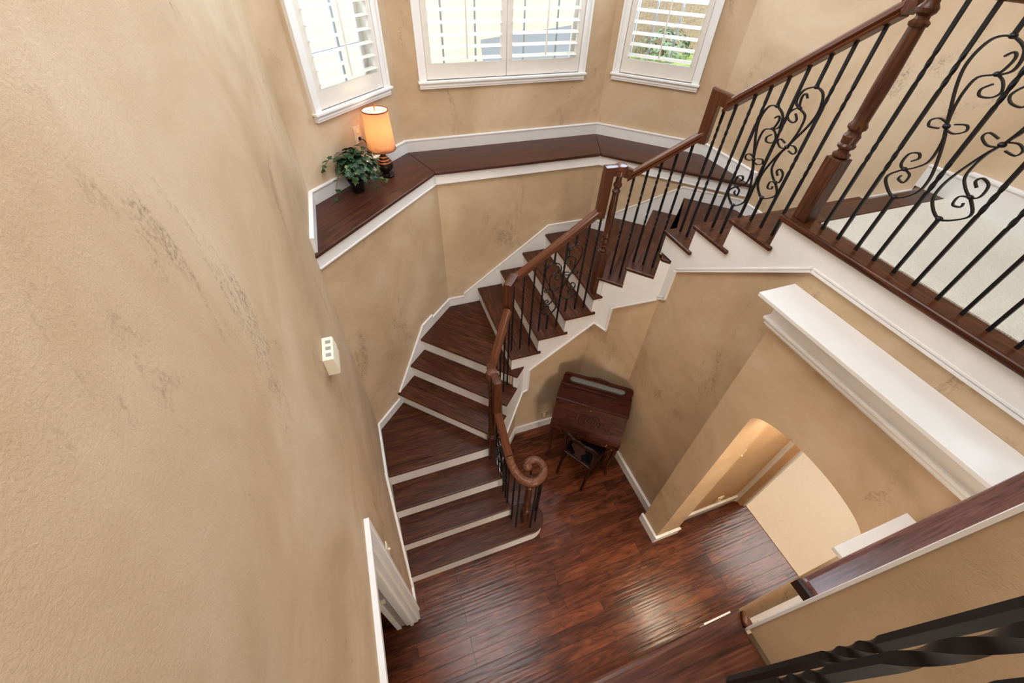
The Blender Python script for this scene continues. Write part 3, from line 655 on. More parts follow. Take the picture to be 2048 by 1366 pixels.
for i, (y, n) in enumerate(((1.96, 3), ('A', 3), (1.80, 3), ('B', 2), (1.66, 2), (1.60, 2))):
    if y == 'A': scroll_baluster(.648, 1.88, n * H, under1(1.88), 1.08, (0, 1), True, 'scrollwork baluster nearest the lower newel on the bottom flight', G6)
    elif y == 'B': scroll_baluster(.650, 1.73, n * H, under1(1.73), .93, (0, 1), False, 'scrollwork baluster nearest the scrolled rail end', G6)
    else: baluster(.65, y, n * H, under1(min(y, 1.93)) + .005, f'iron baluster, {ordn[i]} down from the lower newel on the bottom flight', G6)
for i, (x, y) in enumerate(((.668, 1.503), (.684, 1.412), (.819, 1.360), (.889, 1.401), (.930, 1.50), (.86, 1.575))):
    baluster(x, y, H, 1.15, f'iron baluster under the rail scroll, {ordn[i]} counted counterclockwise from the stair', 'balusters under the rail scroll')
G7 = 'balusters of the near gallery rail'
for i in range(9):
    x = (.484, .392, .272)[min(i, 2)]
    if i < 3:
        link('iron_baluster', MB().loft(bar_rings(x, -.08, Z2, 4.375, .0062, [(Z2 + .335, Z2 + .465), (Z2 + .66, Z2 + .79)] if i != 1 else [(Z2 + .34, Z2 + .47), (Z2 + .57, Z2 + .79)], .5, .003)), IRON, None, loc=(x, -.08, Z2), smooth=True,
             label=f'very close twisted iron baluster at lower right, {ordn[i]} from the near wall', cat='baluster', group=G7)

# ------------------------------------------------------------------ wood ledge under the windows
t = thing('window_ledge', (1.4, 3.7, 2.92), 'dark wooden ledge running round the bay below the shuttered windows', 'ledge')
fr = [(XW, 2.565), (.605, 3.61), (2.265, 3.61), (XE, 2.60)]
mid = lambda a, b2: ((a[0] + b2[0]) / 2, (a[1] + b2[1]) / 2)
link('ledge_board', MB().prism([fr[0], fr[1], uw[1], uw[0]], 2.89, 2.92), LEDGE, t, loc=(fr[0][0], fr[0][1], 2.92), rot=pi / 4, bevel=.01, seg=3)
link('ledge_board', MB().prism([fr[1], fr[2], uw[2], uw[1]], 2.89, 2.92), LEDGE, t, loc=(fr[1][0], fr[1][1], 2.92), rot=0, bevel=.01, seg=3)
link('ledge_board', MB().prism([fr[2], fr[3], uw[3], uw[2]], 2.89, 2.92), LEDGE, t, loc=(fr[2][0], fr[2][1], 2.92), rot=-pi / 4, bevel=.01, seg=3)
ap = [(XW, 2.585), (.612, 3.635), (2.28, 3.635), (XE, 2.64)]
for i in range(3):
    a, b2 = ap[i], ap[i + 1]; d = (b2[0] - a[0], b2[1] - a[1]); L = hypot(*d)
    link('apron_board', MB().vpoly(a, d, [(0, 2.80), (L, 2.80), (L, 2.89), (0, 2.89)], .018).vpoly((a[0], a[1]), d, [(0, 2.798), (L, 2.798), (L, 2.808), (0, 2.808)], -.006), WHITE, t)

# ------------------------------------------------------------------ mantel ledge over the arch
t = thing('wall_shelf', (2.02, .6, 3.0), 'long white crown moulded shelf along the wall above the arched opening', 'shelf')
link('shelf_top', MB().box(1.898, 2.155, -.05, 1.187, 3.105, 3.13), WHITE, t, bevel=.004)
link('crown_moulding', MB().box(1.93, 2.155, -.05, 1.155, 3.085, 3.105).box(1.95, 2.155, -.05, 1.135, 3.07, 3.085), WHITE, t, bevel=.005)
link('frieze_board', MB().box(1.985, 2.155, -.05, 1.115, 2.985, 3.07), WHITE, t)
link('bed_moulding', MB().box(1.965, 2.155, -.05, 1.135, 2.965, 2.985).box(1.978, 2.155, -.05, 1.122, 2.935, 2.965).box(1.99, 2.155, -.05, 1.11, 2.92, 2.935), WHITE, t, bevel=.006)
t = thing('wall_shelf', (1.75, 0, 2.68), 'short white shelf top below the near wood ledge, right of the arch curve', 'shelf')
link('shelf_top', MB().box(1.53, 1.975, -.05, .078, 2.675, 2.70), WHITE, t, bevel=.004)
link('shelf_moulding', MB().box(1.56, 1.945, -.05, .05, 2.64, 2.675), WHITE, t, bevel=.006)
struct('trim_3', MB().box(2.005, 2.034, -.05, -.018, 0, 2.9), WHITE)
t = thing('wall_panel', (2.0, -.03, 1.7), 'small white panel on the pier right of the arch, in the gap beside the near wood ledge', 'wall panel')
link('plate', MB().box(1.985, 2.004, -.046, -.022, 1.62, 2.0), SHUT, t)

# ------------------------------------------------------------------ windows and shutters
def window(idx, a, b_, c0, c1, panels, lbl, sash, ta):
    """a->b wall line, casing from c0 to c1 along it"""
    d = (b_[0] - a[0], b_[1] - a[1]); L = hypot(*d); u = (d[0] / L, d[1] / L); rot = atan2(u[1], u[0])
    P = lambda s_, n_=0: (a[0] + u[0] * s_ + u[1] * n_, a[1] + u[1] * s_ - u[0] * n_)   # n_ into the room
    bx = lambda m, s0, s1, n0, n1, z0, z1: m.box(s0, s1, -n1, -n0, z0, z1, rot, a)
    ct = WZ1 + .07
    m = MB(); bx(m, c0, c0 + .068, 0, .022, 3.502, WZ1); bx(m, c1 - .068, c1, 0, .022, 3.502, WZ1); bx(m, c0, c1, 0, .022, WZ1, ct)
    bx(m, c0, c0 + .018, .022, .032, 3.502, ct); bx(m, c1 - .018, c1, .022, .032, 3.502, ct)
    w_ = struct('window_%d' % idx, m, WHITE)
    m = MB(); bx(m, c0 - .012, c1 + .012, 0, .05, 3.485, 3.502); bx(m, c0, c1, 0, .03, 3.44, 3.485); bx(m, c0 + .004, c1 - .004, .03, .036, 3.455, 3.47)
    link('sill', m, WHITE, w_, bevel=.003)
    i0, i1 = c0 + .068, c1 - .068
    # sash with grey muntins near the outside
    m = MB(); bx(m, i0, i1, -.125, -.10, 3.50, 3.56); bx(m, i0, i0 + .05, -.125, -.10, 3.56, WZ1); bx(m, i1 - .05, i1, -.125, -.10, 3.56, WZ1)
    link('sash', m, WHITE, w_)
    m = MB()
    for f in sash[:-1]: bx(m, i0 + (i1 - i0) * f - .008, i0 + (i1 - i0) * f + .008, -.122, -.108, 3.55, WZ1)
    for z in sash[-1]: bx(m, i0, i1, -.121, -.109, z - .008, z + .008)
    link('muntin', m, MUNT, w_)
    m = MB(); bx(m, i0, i1, -.116, -.112, 3.55, WZ1); link('pane', m, GLASS, w_)
    m = MB(); bx(m, i0 + .001, i0 + .012, -.099, -.014, 3.503, WZ1); bx(m, i1 - .012, i1 - .001, -.099, -.014, 3.503, WZ1); bx(m, i0 + .013, i1 - .013, -.099, -.014, 3.503, 3.512); link('jamb_lining', m, SHUT, w_)
    # shutters
    n = len(panels)
    for k in range(n):
        s0 = i0 + (i1 - i0) * k / n + .003; s1 = i0 + (i1 - i0) * (k + 1) / n - .003
        p = P((s0 + s1) / 2); t = thing('plantation_shutter', (p[0], p[1], 3.5), panels[k], 'window shutter', 'white plantation shutters', rot)
        m = MB(); st = .05
        bx(m, s0, s1, -.012, .016, 3.508, 3.622); bx(m, s0, s0 + st, -.012, .016, 3.622, WZ1 - .10); bx(m, s1 - st, s1, -.012, .016, 3.622, WZ1 - .10); bx(m, s0, s1, -.012, .016, WZ1 - .10, WZ1 - .01)
        link('frame', m, SHUT, t, bevel=.002)
        z = 3.655; j = 0
        while z < WZ1 - .13:
            # elliptical louver blade, slightly tilted
            rings = []
            for s_ in (s0 + st - .002, s1 - st + .002):
                ring = []
                for q in range(10):
                    aa = 2 * pi * q / 10; nn_, zz = .034 * cos(aa), .0048 * sin(aa)
                    n2 = nn_ * cos(ta) - zz * sin(ta); z2 = nn_ * sin(ta) + zz * cos(ta)
                    x_, y_ = P(s_, n2 + .002); ring.append((x_, y_, z + z2))
                rings.append(ring)
            link('louver', MB().loft(rings), SHUT, t, smooth=True); z += .083
        mm = (s0 + s1) / 2; m = MB(); bx(m, mm - .006, mm + .006, .036, .046, 3.66, WZ1 - .16)
        link('tilt_bar', m, SHUT, t)
window(1, uw[0], uw[1], .245, 1.085, ['louvered white shutter of the left bay window above the table lamp'], '', (.2, .62, (3.80, 4.36, 4.8)), -.06)
window(2, uw[1], uw[2], .195, 1.79, ['left louvered white shutter of the wide middle window', 'right louvered white shutter of the wide middle window'], '', (.13, .33, .64, .86, (4.36, 4.8)), -.20)
window(3, uw[2], uw[3], .07, .89, ['louvered white shutter of the right bay window'], '', (.30, .62, (4.36, 4.8)), -.24)

# ------------------------------------------------------------------ lamp
lx, ly, lz = .195, 3.665, 2.92
t = thing('table_lamp', (lx, ly, lz), 'lit table lamp with an orange parchment shade on the window ledge beside the ivy', 'lamp')
foot = MB().lathe((lx, ly, lz), [(.05, 0), (.055, .012), (.03, .028), (.022, .034)], 20)
for k in range(4):
    a = k * pi / 2 + .5; foot.sphere((lx + .056 * cos(a), ly + .056 * sin(a), lz + .011), .016, 8, 6, (1.2, 1.2, .7)); foot.sphere((lx + .066 * cos(a + .4), ly + .066 * sin(a + .4), lz + .006), .009, 8, 5)
link('foot', foot, BRONZE, t, loc=(lx, ly, lz), smooth=True)
link('body', MB().lathe((lx, ly, lz), [(.02, .03), (.045, .045), (.066, .07), (.070, .092), (.060, .118), (.040, .142), (.026, .165), (.018, .185), (.013, .20)], 24), BRONZE, t, loc=(lx, ly, lz), smooth=True)
link('band', MB().lathe((lx, ly, lz), [(.061, .116), (.064, .119), (.058, .124)], 24).lathe((lx, ly, lz), [(.048, .135), (.051, .138), (.045, .142)], 24).lathe((lx, ly, lz), [(.032, .156), (.035, .159), (.030, .163)], 24), COPPER, t, loc=(lx, ly, lz), smooth=True)
link('neck', MB().lathe((lx, ly, lz), [(.013, .20), (.018, .205), (.010, .22), (.010, .27)], 16), COPPER, t, loc=(lx, ly, lz), smooth=True)
rings = [[(lx + r * cos(2 * pi * i / 32), ly + r * sin(2 * pi * i / 32), lz + z) for i in range(32)] for r, z in ((.113, .225), (.110, .30), (.105, .40), (.099, .515))]
rin = [[(lx + (r - .002) * cos(2 * pi * i / 32), ly + (r - .002) * sin(2 * pi * i / 32), lz + z) for i in range(32)] for r, z in ((.113, .227), (.110, .30), (.105, .40), (.099, .513))]
link('shade_lining', MB().loft(rin, cap=False), LINING, t, loc=(lx, ly, lz), smooth=True)
link('shade', MB().loft(rings, cap=False), SHADE, t, loc=(lx, ly, lz), smooth=True)
for r, z in ((.114, .225), (.100, .515)):
    link('shade_trim', MB().loft([[(lx + (r + .004 * cos(q)) * cos(2 * pi * i / 32), ly + (r + .004 * cos(q)) * sin(2 * pi * i / 32), lz + z + .005 * sin(q)) for q in [2 * pi * w2 / 6 for w2 in range(6)]] for i in range(32)], closed=True), COPPER, t, loc=(lx, ly, lz), smooth=True)
link('bulb', MB().sphere((lx, ly, lz + .33), .026, 12, 8, (1, 1, 1.3)), BULB, t, smooth='full')
link('harp', MB().tube([(lx + .04, ly, lz + .27), (lx + .05, ly, lz + .36), (lx + .03, ly, lz + .49), (lx, ly, lz + .515), (lx - .03, ly, lz + .49), (lx - .05, ly, lz + .36), (lx - .04, ly, lz + .27)], .002), BRASS, t)
link('finial', MB().lathe((lx, ly, lz + .515), [(.004, 0), (.004, .02), (.010, .028), (.012, .036), (.007, .046), (.002, .05)], 12), COPPER, t, smooth=True)
link('spider', MB().tube([(lx - .096, ly, lz + .512), (lx + .096, ly, lz + .512)], .0016).tube([(lx, ly - .096, lz + .512), (lx, ly + .096, lz + .512)], .0016), BRASS, t)
point('lamp_glow', (lx, ly, lz + .40), 1.9, (1, .77, .52), .03)
# outlet and cord
def dpos(s_, n_): return (uw[0][0] + D45 * s_ + D45 * n_, uw[0][1] + D45 * s_ - D45 * n_)
o_ = thing('wall_outlet', (.035, 3.73, 3.25), 'stone coloured wall outlet behind the table lamp with a black plug', 'outlet')
link('plate', MB().box(.585, .66, -.008, 0, 3.185, 3.315, atan2(.845, .855), uw[0]), SOCK, o_, bevel=.002)
link('socket', MB().box(.608, .637, -.012, 0, 3.262, 3.295, atan2(.845, .855), uw[0]).box(.608, .637, -.012, 0, 3.205, 3.238, atan2(.845, .855), uw[0]), CREAM, o_, bevel=.002)
p0 = dpos(.623, .02); p1 = dpos(.623, .035)
link('cord', MB().tube(cat([(p0[0], p0[1], 3.222), (p1[0], p1[1], 3.218), (dpos(.66, .04)[0], dpos(.66, .04)[1], 3.19), (dpos(.70, .03)[0], dpos(.70, .03)[1], 3.08), (dpos(.72, .03)[0], dpos(.72, .03)[1], 2.96), (dpos(.74, .09)[0], dpos(.74, .09)[1], 2.925), (lx - .03, ly - .01, 2.93)], 5), .004).sphere((p0[0], p0[1], 3.222), .014, 8, 6), POT, t)

# ------------------------------------------------------------------ ivy
px, py = -.060, 3.432
t = thing('potted_ivy', (px, py, lz), 'trailing ivy in a small black pot on the left end of the window ledge', 'plant')
link('pot', MB().lathe((px, py, lz), [(.042, 0), (.05, .01), (.052, .06), (.066, .085), (.068, .10), (.058, .10), (.05, .08)], 20), POT, t, smooth=True)
rl = random.Random(5); leaves = MB(); stems = MB()
def leaf(mb, p, nrm, tip, s_):
    n_ = Vector(nrm).normalized(); tt = Vector(tip); tt = (tt - n_ * tt.dot(n_)).normalized(); q = n_.cross(tt)
    out = [(0, -.35), (.30, -.50), (.52, -.20), (.36, .05), (.52, .38), (.22, .34), (0, .85), (-.22, .34), (-.52, .38), (-.36, .05), (-.52, -.20), (-.30, -.50)]
    vs = [tuple(Vector(p) + n_ * .06 * s_)]
    for a, b2 in out:
        dr = -.14 * (a * a + b2 * b2) * s_
        vs.append(tuple(Vector(p) + q * a * s_ + tt * b2 * s_ + n_ * dr))
    mb.add(vs, [(0, i, i % 12 + 1) for i in range(1, 13)])
def clampp(v_):
    # keep foliage in the room: in front of the diagonal wall and right of the left wall
    k = (v_.y - v_.x) - (3.70 - .05)
    if k > 0: v_ = Vector((v_.x + k / 2, v_.y - k / 2, v_.z))
    return Vector((max(v_.x, XW + .03), v_.y, max(v_.z, lz + .012)))
for i in range(230):
    th = rl.uniform(0, 2 * pi); ph = rl.uniform(-.25, 1.35); r = rl.uniform(.09, .195)
    c = Vector((px + .02 + r * cos(th) * cos(ph), py + .035 + r * sin(th) * cos(ph), lz + .170 + r * .85 * sin(ph)))
    c = clampp(c); nn_ = (c - Vector((px, py, lz + .10))).normalized() + Vector((rl.uniform(-.4, .4), rl.uniform(-.4, .4), rl.uniform(0, .6)))
    leaf(leaves, c, nn_, (rl.uniform(-1, 1), rl.uniform(-1, 1), -1.1), rl.uniform(.034, .058))
for pts in ([(px, py, lz + .1), (px - .09, py - .08, lz + .20), (px - .15, py - .13, lz + .12), (px - .17, py - .17, lz + .02)],
            [(px, py, lz + .1), (px + .11, py, lz + .19), (px + .17, py + .02, lz + .09), (px + .21, py + .02, lz + .03)],
            [(px, py, lz + .1), (px - .12, py + .0, lz + .27), (px - .19, py - .04, lz + .25), (px - .235, py - .06, lz + .20)],
            [(px, py, lz + .1), (px + .10, py + .08, lz + .28), (px + .16, py + .10, lz + .22), (px + .19, py + .08, lz + .14)],
            [(px, py, lz + .1), (px + .08, py - .06, lz + .16), (px + .10, py - .03, lz + .08), (px + .13, py - .04, lz + .03)]):
    c = cat(pts, 5); stems.tube(c, .0022, 5)
    for j in range(6, len(c), 3):
        q = clampp(Vector(c[j]) + Vector((rl.uniform(-.02, .02), rl.uniform(-.02, .02), .012)))
        leaf(leaves, q, (rl.uniform(-.4, .4), rl.uniform(-.6, .2), 1), (rl.uniform(-1, 1), rl.uniform(-1, 1), -.5), rl.uniform(.032, .046))
for i in range(24):
    a = rl.uniform(0, 2 * pi); r = rl.uniform(.05, .14); q = clampp(Vector((px + r * cos(a), py + r * sin(a), lz + .26 - r * .4)))
    stems.tube([(px, py, lz + .08), (px + .4 * r * cos(a), py + .4 * r * sin(a), lz + .22), tuple(q)], .0018, 4)
link('foliage', leaves, LEAF, t, kind='stuff', smooth=False)
link('stems', stems, STEM, t)

# ------------------------------------------------------------------ chime box on the left wall
t = thing('door_chime', (XW, 1.745, 2.79), 'cream plastic door chime box on the left wall with three vent slots on top', 'door chime')
pf = [(0, 2.735), (.062, 2.735), (.060, 2.765), (.063, 2.79), (.060, 2.815), (.058, 2.845), (.054, 2.857), (0, 2.857)]
n = len(pf); hb_ = MB().add([(XW + a, y, z) for y in (1.658, 1.835) for a, z in pf], [tuple(range(n)), tuple(range(n, 2 * n))[::-1]] + [(i, n + i, n + (i + 1) % n, (i + 1) % n) for i in range(n)])
link('housing', hb_, CHIMEP, t, bevel=.003)
for k in range(3):
    link('vent', MB().box(XW + .019, XW + .046, 1.682 + .05 * k, 1.706 + .05 * k, 2.853, 2.859), GRILL, t)
# outlets / switches
TANP = plain('tan_wall_plate', (186, 158, 122), .5)
def plate(name, label, cat_, m, m2, mt=CREAM):
    t = thing(name, tuple(m.v[0]), label, cat_); link('plate', m, mt, t, bevel=.002); link('toggle' if 'switch' in name else 'socket', m2, CREAM, t)
plate('wall_outlet', 'small tan outlet with cream sockets on the wall left of the writing desk', 'outlet', MB().box(1.43, 1.505, 2.546, 2.555, .175, .30), MB().box(1.452, 1.483, 2.541, 2.548, .20, .23).box(1.452, 1.483, 2.541, 2.548, .245, .275), TANP)
plate('light_switch', 'light switch plate high on the glowing hall wall behind the arch', 'light switch', MB().box(2.44, 2.52, .948, .96, 1.36, 1.48), MB().box(2.474, 2.486, .930, .950, 1.41, 1.43))
plate('wall_outlet', 'outlet plate low on the glowing hall wall above the baseboard', 'outlet', MB().box(2.79, 2.87, .948, .96, .20, .315), MB().box(2.815, 2.845, .942, .950, .215, .245).box(2.815, 2.845, .942, .950, .27, .30))
plate('light_switch', 'light switch plate on the left wall beside the door casing', 'light switch', MB().box(XW, XW + .008, 1.125, 1.20, 1.335, 1.455), MB().box(XW + .006, XW + .022, 1.158, 1.168, 1.385, 1.40))

# ------------------------------------------------------------------ writing desk in the corner
ox, oy = 1.860, 2.205
RD = math.radians(-38.5); U_ = (cos(RD), sin(RD)); V_ = (sin(RD), -cos(RD))
def dp(u, v, z): return (ox + U_[0] * u + V_[0] * v, oy + U_[1] * u + V_[1] * v, z)
t = thing('writing_desk', (ox, oy, 0), 'antique dark wood slant front desk with an oval mirror in the stair corner', 'desk')
def dbox(m, u0, u1, v0, v1, z0, z1):
    vs = [dp(u, v, z) for z in (z0, z1) for u, v in ((u0, v0), (u0, v1), (u1, v1), (u1, v0))]
    return m.add(vs, [(3, 2, 1, 0), (4, 5, 6, 7), (0, 1, 5, 4), (1, 2, 6, 5), (2, 3, 7, 6), (3, 0, 4, 7)])
kw = dict(loc=dp(0, 0, 0), rot=RD)
HWD = .375
# serpentine side panels
side = [(0, .60), (.40, .60), (.43, .66), (.445, .72), (.43, .77), (.36, .85), (.29, .93), (.245, 1.0), (0, 1.0)]
for s_ in (-1, 1):
    a = [dp(s_ * HWD, v, z) for v, z in side]; b2 = [dp(s_ * (HWD - .02), v, z) for v, z in side]; n = len(side)
    link('side_panel', MB().add(a + b2, [tuple(range(n)), tuple(range(n, 2 * n))[::-1]] + [(i, n + i, n + (i + 1) % n, (i + 1) % n) for i in range(n)]), DESKW, t, **kw)
# slant lid, gently bulged, with carved scrolls
lid = [(.44, .735), (.425, .775), (.385, .825), (.325, .89), (.27, .955), (.24, .995)]
rows = []
for v, z in lid: rows.append([(u, v + .012 * (1 - (u / .36) ** 2), z) for u in (-.368, -.25, -.1, 0, .1, .25, .368)])
vs = [dp(*p) for r in rows for p in r]; vs += [dp(p[0], p[1] - .02, p[2] - .012) for r in rows for p in r]
fs = []; nr, nc = len(rows), 7
for i in range(nr - 1):
    for j in range(nc - 1):
        a = i * nc + j; fs.append((a, a + 1, a + nc + 1, a + nc)); a += nr * nc; fs.append((a + nc, a + nc + 1, a + 1, a))
for i in range(nr - 1):
    for j in (0, nc - 1):
        a = i * nc + j; fs.append((a, a + nc, a + nc + nr * nc, a + nr * nc))
for j in range(nc - 1):
    for i in (0, nr - 1):
        a = i * nc + j; fs.append((a, a + 1, a + 1 + nr * nc, a + nr * nc))
ld = link('slant_lid', MB().add(vs, fs), DESKW, t, smooth=True, **kw)
def lidp(u, f, off=.006):
    f = max(0, min(.999, f)) * (len(lid) - 1); i = int(f); q = f - i
    v = lid[i][0] * (1 - q) + lid[i + 1][0] * q + .012 * (1 - (u / .36) ** 2); z = lid[i][1] * (1 - q) + lid[i + 1][1] * q
    return dp(u, v + off * .75, z + off * .65)
cm = MB()
for sx in (-1, 1):
    cm.tube([lidp(sx * (.072 + (.052 - .0016 * k) * cos(-.6 + k * .40)), .58 + (.20 - .0062 * k) * sin(-.6 + k * .40)) for k in range(30)], .0036, 6)
    cm.tube([lidp(sx * (.118 + .085 * q / 10), .47 + .10 * sin(.4 + q * .42) + .01 * q) for q in range(11)], .0036, 6)
    cm.tube([lidp(sx * (.212 + (.024 - .0016 * k) * cos(k * .5 + 3.4)), .54 + (.10 - .006 * k) * sin(k * .5 + 3.4)) for k in range(14)], .0032, 6)
    cm.tube([lidp(sx * (.235 + .03 * q / 5), .50 - .015 * q) for q in range(6)], .003, 6)
cm.sphere(lidp(0, .60), .014, 8, 6)
link('carving', cm, DESKW, ld, smooth=True, **kw)
link('keyhole', MB().sphere(lidp(0, .90), .008, 10, 6), BRASS, ld, smooth='full')
link('desk_top', dbox(dbox(MB(), -.382, .382, .0, .255, .998, 1.016), -.374, .374, .0, .247, 1.0165, 1.022), DESKW, t, bevel=.004, **kw)
link('mirror_ledge', dbox(MB(), -.374, .374, .0, .060, 1.022, 1.036), DESKW, t, bevel=.003, **kw)
link('drawer', dbox(MB(), -.355, .355, .385, .418, .635, .725), DESKW, t, bevel=.004, **kw)
link('drawer_frame', dbox(dbox(dbox(MB(), -.372, .372, .36, .405, .605, .735), -.36, .36, .02, .40, .60, .62), -.36, .36, .0, .015, .60, 1.0), DESKW, t, **kw)
for s_ in (-.22, .22): link('drawer_pull', MB().tube([dp(s_ - .03, .42, .69), dp(s_ - .02, .432, .675), dp(s_ + .02, .432, .675), dp(s_ + .03, .42, .69)], .004), BRASS, t)
for su in (-1, 1):
    for fv, v0 in ((1, .345), (-1, .03)):
        pts = []; rad = []
        for z, off, r in ((.62, 0, .026), (.52, .018, .028), (.40, .014, .021), (.25, -.004, .015), (.12, -.008, .012), (.05, .004, .013), (.012, .022, .018), (0, .026, .014)):
            pts.append(dp(su * (.345 + off * .6), v0 + fv * off, z)); rad.append(r)
        link('leg', MB().tube(pts, rad, 10), DESKW, t, smooth='full', loc=dp(0, 0, 0), rot=RD)
# mirror with oval frame and crest
def oval(u0, z0, hu, hz, n=36, k=0):
    return [(u0 + (hu - hz) * (1 if cos(a) > 0 else -1) * (1 if abs(cos(a)) > 1e-6 else 0) + hz * cos(a), z0 + hz * sin(a)) for a in [2 * pi * (i + .5) / n for i in range(n)]]
inn = oval(0, 1.125, .30, .05)
def crest(u, z):
    a = atan2((z - 1.125) / .05, u / .30)
    sg = lambda q, p: (1 if q >= 0 else -1) * abs(q) ** p
    return (.368 * sg(cos(a), .38), 1.113 + .088 * sg(sin(a), .38) + (.045 * math.exp(-(u / .09) ** 2) if z > 1.125 else 0))
outr = []
for (u, z) in inn:
    outr.append(crest(u, z))
n = len(inn)
fm = MB(); vs = [dp(u, .040, z) for u, z in inn] + [dp(u, .040, z) for u, z in outr] + [dp(u, .012, z) for u, z in inn] + [dp(u, .012, z) for u, z in outr]
fs = []
for i in range(n):
    j = (i + 1) % n; fs += [(i, j, n + j, n + i), (2 * n + j, 2 * n + i, 3 * n + i, 3 * n + j), (n + i, n + j, 3 * n + j, 3 * n + i), (j, i, 2 * n + i, 2 * n + j)]
fm.add(vs, fs)
mf = link('mirror_frame', fm, DESKW, t, smooth=True, **kw)
link('frame_bead', MB().tube([dp(u, .042, z) for u, z in inn] + [dp(inn[0][0], .042, inn[0][1])], .006, 6), DESKW, mf, smooth='full', **kw)
link('mirror_glass', MB().add([dp(u, .028, z) for u, z in inn], [tuple(range(n))]), MIRROR, mf, **kw)
cr = MB()
for k in range(9): cr.sphere(dp(-.10 + .025 * k, .044, 1.222 + .02 * (1 - ((k - 4) / 4) ** 2)), .013, 8, 5, (1, 1, 1))
link('crest_carving', cr, DESKW, mf, smooth='full', **kw)

# ------------------------------------------------------------------ desk chair
cx, cy, ca = 1.515, 1.782, math.radians(31)
fu = (cos(ca), sin(ca)); su_ = (-sin(ca), cos(ca))
def cp(f, s_, z): return (cx + fu[0] * f + su_[0] * s_, cy + fu[1] * f + su_[1] * s_, z)
t = thing('desk_chair', (cx, cy, 0), 'very dark wooden side chair with a curved splat back pushed up to the desk', 'chair')
ckw = dict(loc=(cx, cy, 0), rot=ca)
sp_ = [cp(-.02, -.17, 0), cp(.30, -.20, 0), cp(.34, -.12, 0), cp(.34, .12, 0), cp(.30, .20, 0), cp(-.02, .17, 0)]
link('seat', MB().prism([(p[0], p[1]) for p in sp_], .43, .465), CHAIRW, t, bevel=.01, **ckw)
link('seat_pad', MB().prism([(cp(a, b2, 0)[0], cp(a, b2, 0)[1]) for a, b2 in ((.02, -.14), (.28, -.165), (.31, 0), (.28, .165), (.02, .14))], .465, .485), PAD, t, bevel=.01)
for s_ in (-1, 1):
    link('back_leg', MB().tube(cat([cp(-.06, s_ * .165, 0), cp(-.02, s_ * .165, .22), cp(0, s_ * .165, .44), cp(-.015, s_ * .17, .65), cp(-.055, s_ * .175, .86)], 4), .016, 8), CHAIRW, t, smooth='full', **ckw)
    link('front_leg', MB().tube(cat([cp(.30, s_ * .18, .43), cp(.325, s_ * .19, .34), cp(.31, s_ * .182, .15), cp(.32, s_ * .185, .03), cp(.335, s_ * .19, 0)], 4), [.022, .024, .023, .022, .022, .02, .018, .017, .016, .014, .013, .012, .012, .013, .014, .017, .018], 8), CHAIRW, t, smooth='full', **ckw)
link('top_rail', MB().tube(cat([cp(-.05, -.195, .835), cp(-.058, -.14, .865), cp(-.07, -.06, .855), cp(-.074, 0, .875), cp(-.07, .06, .855), cp(-.058, .14, .865), cp(-.05, .195, .835)], 4), .018, 8, prof=[(-.7, -1.2), (.7, -1.2), (.8, 0), (.7, 1.2), (-.7, 1.2), (-.8, 0)]), CHAIRW, t, smooth=True, **ckw)
spl = [(.035, .47), (.05, .52), (.03, .58), (.06, .66), (.085, .72), (.06, .79), (.04, .855)]
m = MB(); vs = []; 
for k in (-1, 1):
    for off in (0, .012):
        for w_, z in spl: vs.append(cp(-.01 - .06 * max(0, (z - .47) / .39) + off, k * w_, z))
n = len(spl); fs = []
for i in range(n - 1):
    fs += [(i, i + 1, 2 * n + i + 1, 2 * n + i), (n + i + 1, n + i, 3 * n + i, 3 * n + i + 1), (i, n + i, n + i + 1, i + 1), (2 * n + i, 2 * n + i + 1, 3 * n + i + 1, 3 * n + i)]
m.add(vs, fs); link('splat', m, DESKW, t, **ckw)
link('seat_rail', MB().tube([cp(0, -.15, .40), cp(.30, -.18, .40)], .014, 6).tube([cp(0, .15, .40), cp(.30, .18, .40)], .014, 6).tube([cp(.31, -.17, .40), cp(.31, .17, .40)], .014, 6), CHAIRW, t, **ckw)
link('stretcher', MB().tube([cp(-.02, -.165, .20), cp(.31, -.185, .20)], .009, 6).tube([cp(-.02, .165, .20), cp(.31, .185, .20)], .009, 6).tube([cp(.15, -.175, .20), cp(.15, .175, .20)], .009, 6), CHAIRW, t, **ckw)

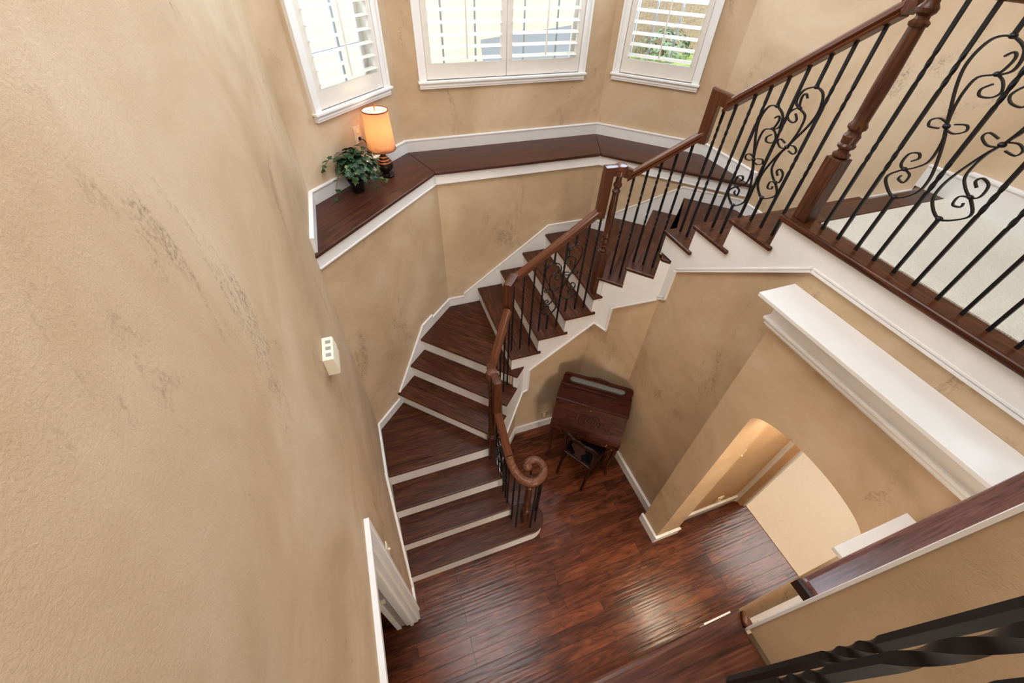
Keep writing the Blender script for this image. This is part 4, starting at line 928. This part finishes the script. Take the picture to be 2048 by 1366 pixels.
# ------------------------------------------------------------------ outside the windows
struct('ground', MB().box(-30, 40, 4.6, 46, -.1, 0), PATIO)
link('lawn', MB().box(11.5, 26, 16.2, 20.9, 0, .02), GRASS, label='sunlit lawn strip seen through the right bay window', cat='lawn')
t = thing('wood_fence', (16, 21, 0), 'brown board fence seen through the right bay window', 'fence')
m = MB()
for k in range(80): m.box(10.5 + .2 * k, 10.69 + .2 * k, 21.0, 21.04, 0, 3.6)
link('boards', m, FENCE, t, kind='stuff')
link('fence_rail', MB().box(10.5, 26.5, 21.04, 21.1, .5, .6).box(10.5, 26.5, 21.04, 21.1, 2.9, 3.0), FENCE, t)
t = thing('neighbour_house', (2, 18, 0), 'pale stucco neighbouring house seen through the middle window', 'house')
link('wall', MB().box(-9, 10.3, 18, 24, 0, 5.0), HOUSE, t)
link('corner_board', MB().box(10.3, 10.75, 17.8, 18.1, 0, 5.0), WHITE, t)
link('roof', MB().add([(4.6, 15.4, .9), (8.6, 14.6, 1.5), (8.8, 16.6, 2.0), (5.0, 17.2, 1.5), (4.6, 15.4, .8), (8.6, 14.6, 1.4), (8.8, 16.6, 1.9), (5.0, 17.2, 1.4)], [(0, 1, 2, 3), (7, 6, 5, 4), (0, 4, 5, 1), (1, 5, 6, 2), (2, 6, 7, 3), (3, 7, 4, 0)]), ROOFM, t)
rs = random.Random(3)
for i, (x, y, r, lab) in enumerate(((9.9, 15.0, .75, 'rounded grey green shrub low outside the right bay window'), (15.0, 20.0, 1.1, 'dark green hedge in front of the fence outside the right window'), (2.2, 15.0, .9, 'thin grey green shrub outside the left part of the middle window'))):
    sh_ = MB()
    for k in range(420):
        a = rs.uniform(0, 2 * pi); ph = rs.uniform(0, pi / 2); rr = r * rs.uniform(.75, 1.05)
        c = Vector((x + rr * 1.4 * cos(a) * cos(ph), y + min(.9, rr) * sin(a) * cos(ph), .12 + rr * sin(ph)))
        leaf(sh_, c, (c - Vector((x, y, 0))), (rs.uniform(-1, 1), rs.uniform(-1, 1), rs.uniform(-1, 1)), r * .13)
    z0_ = .02 if x > 11.5 else 0
    t = thing('shrub', (x, y, z0_), lab, 'shrub'); link('foliage', sh_, SHRUB, t, kind='stuff'); link('trunk', MB().tube([(x, y, z0_), (x, y, r * .6)], .05, 6), STEM, t)
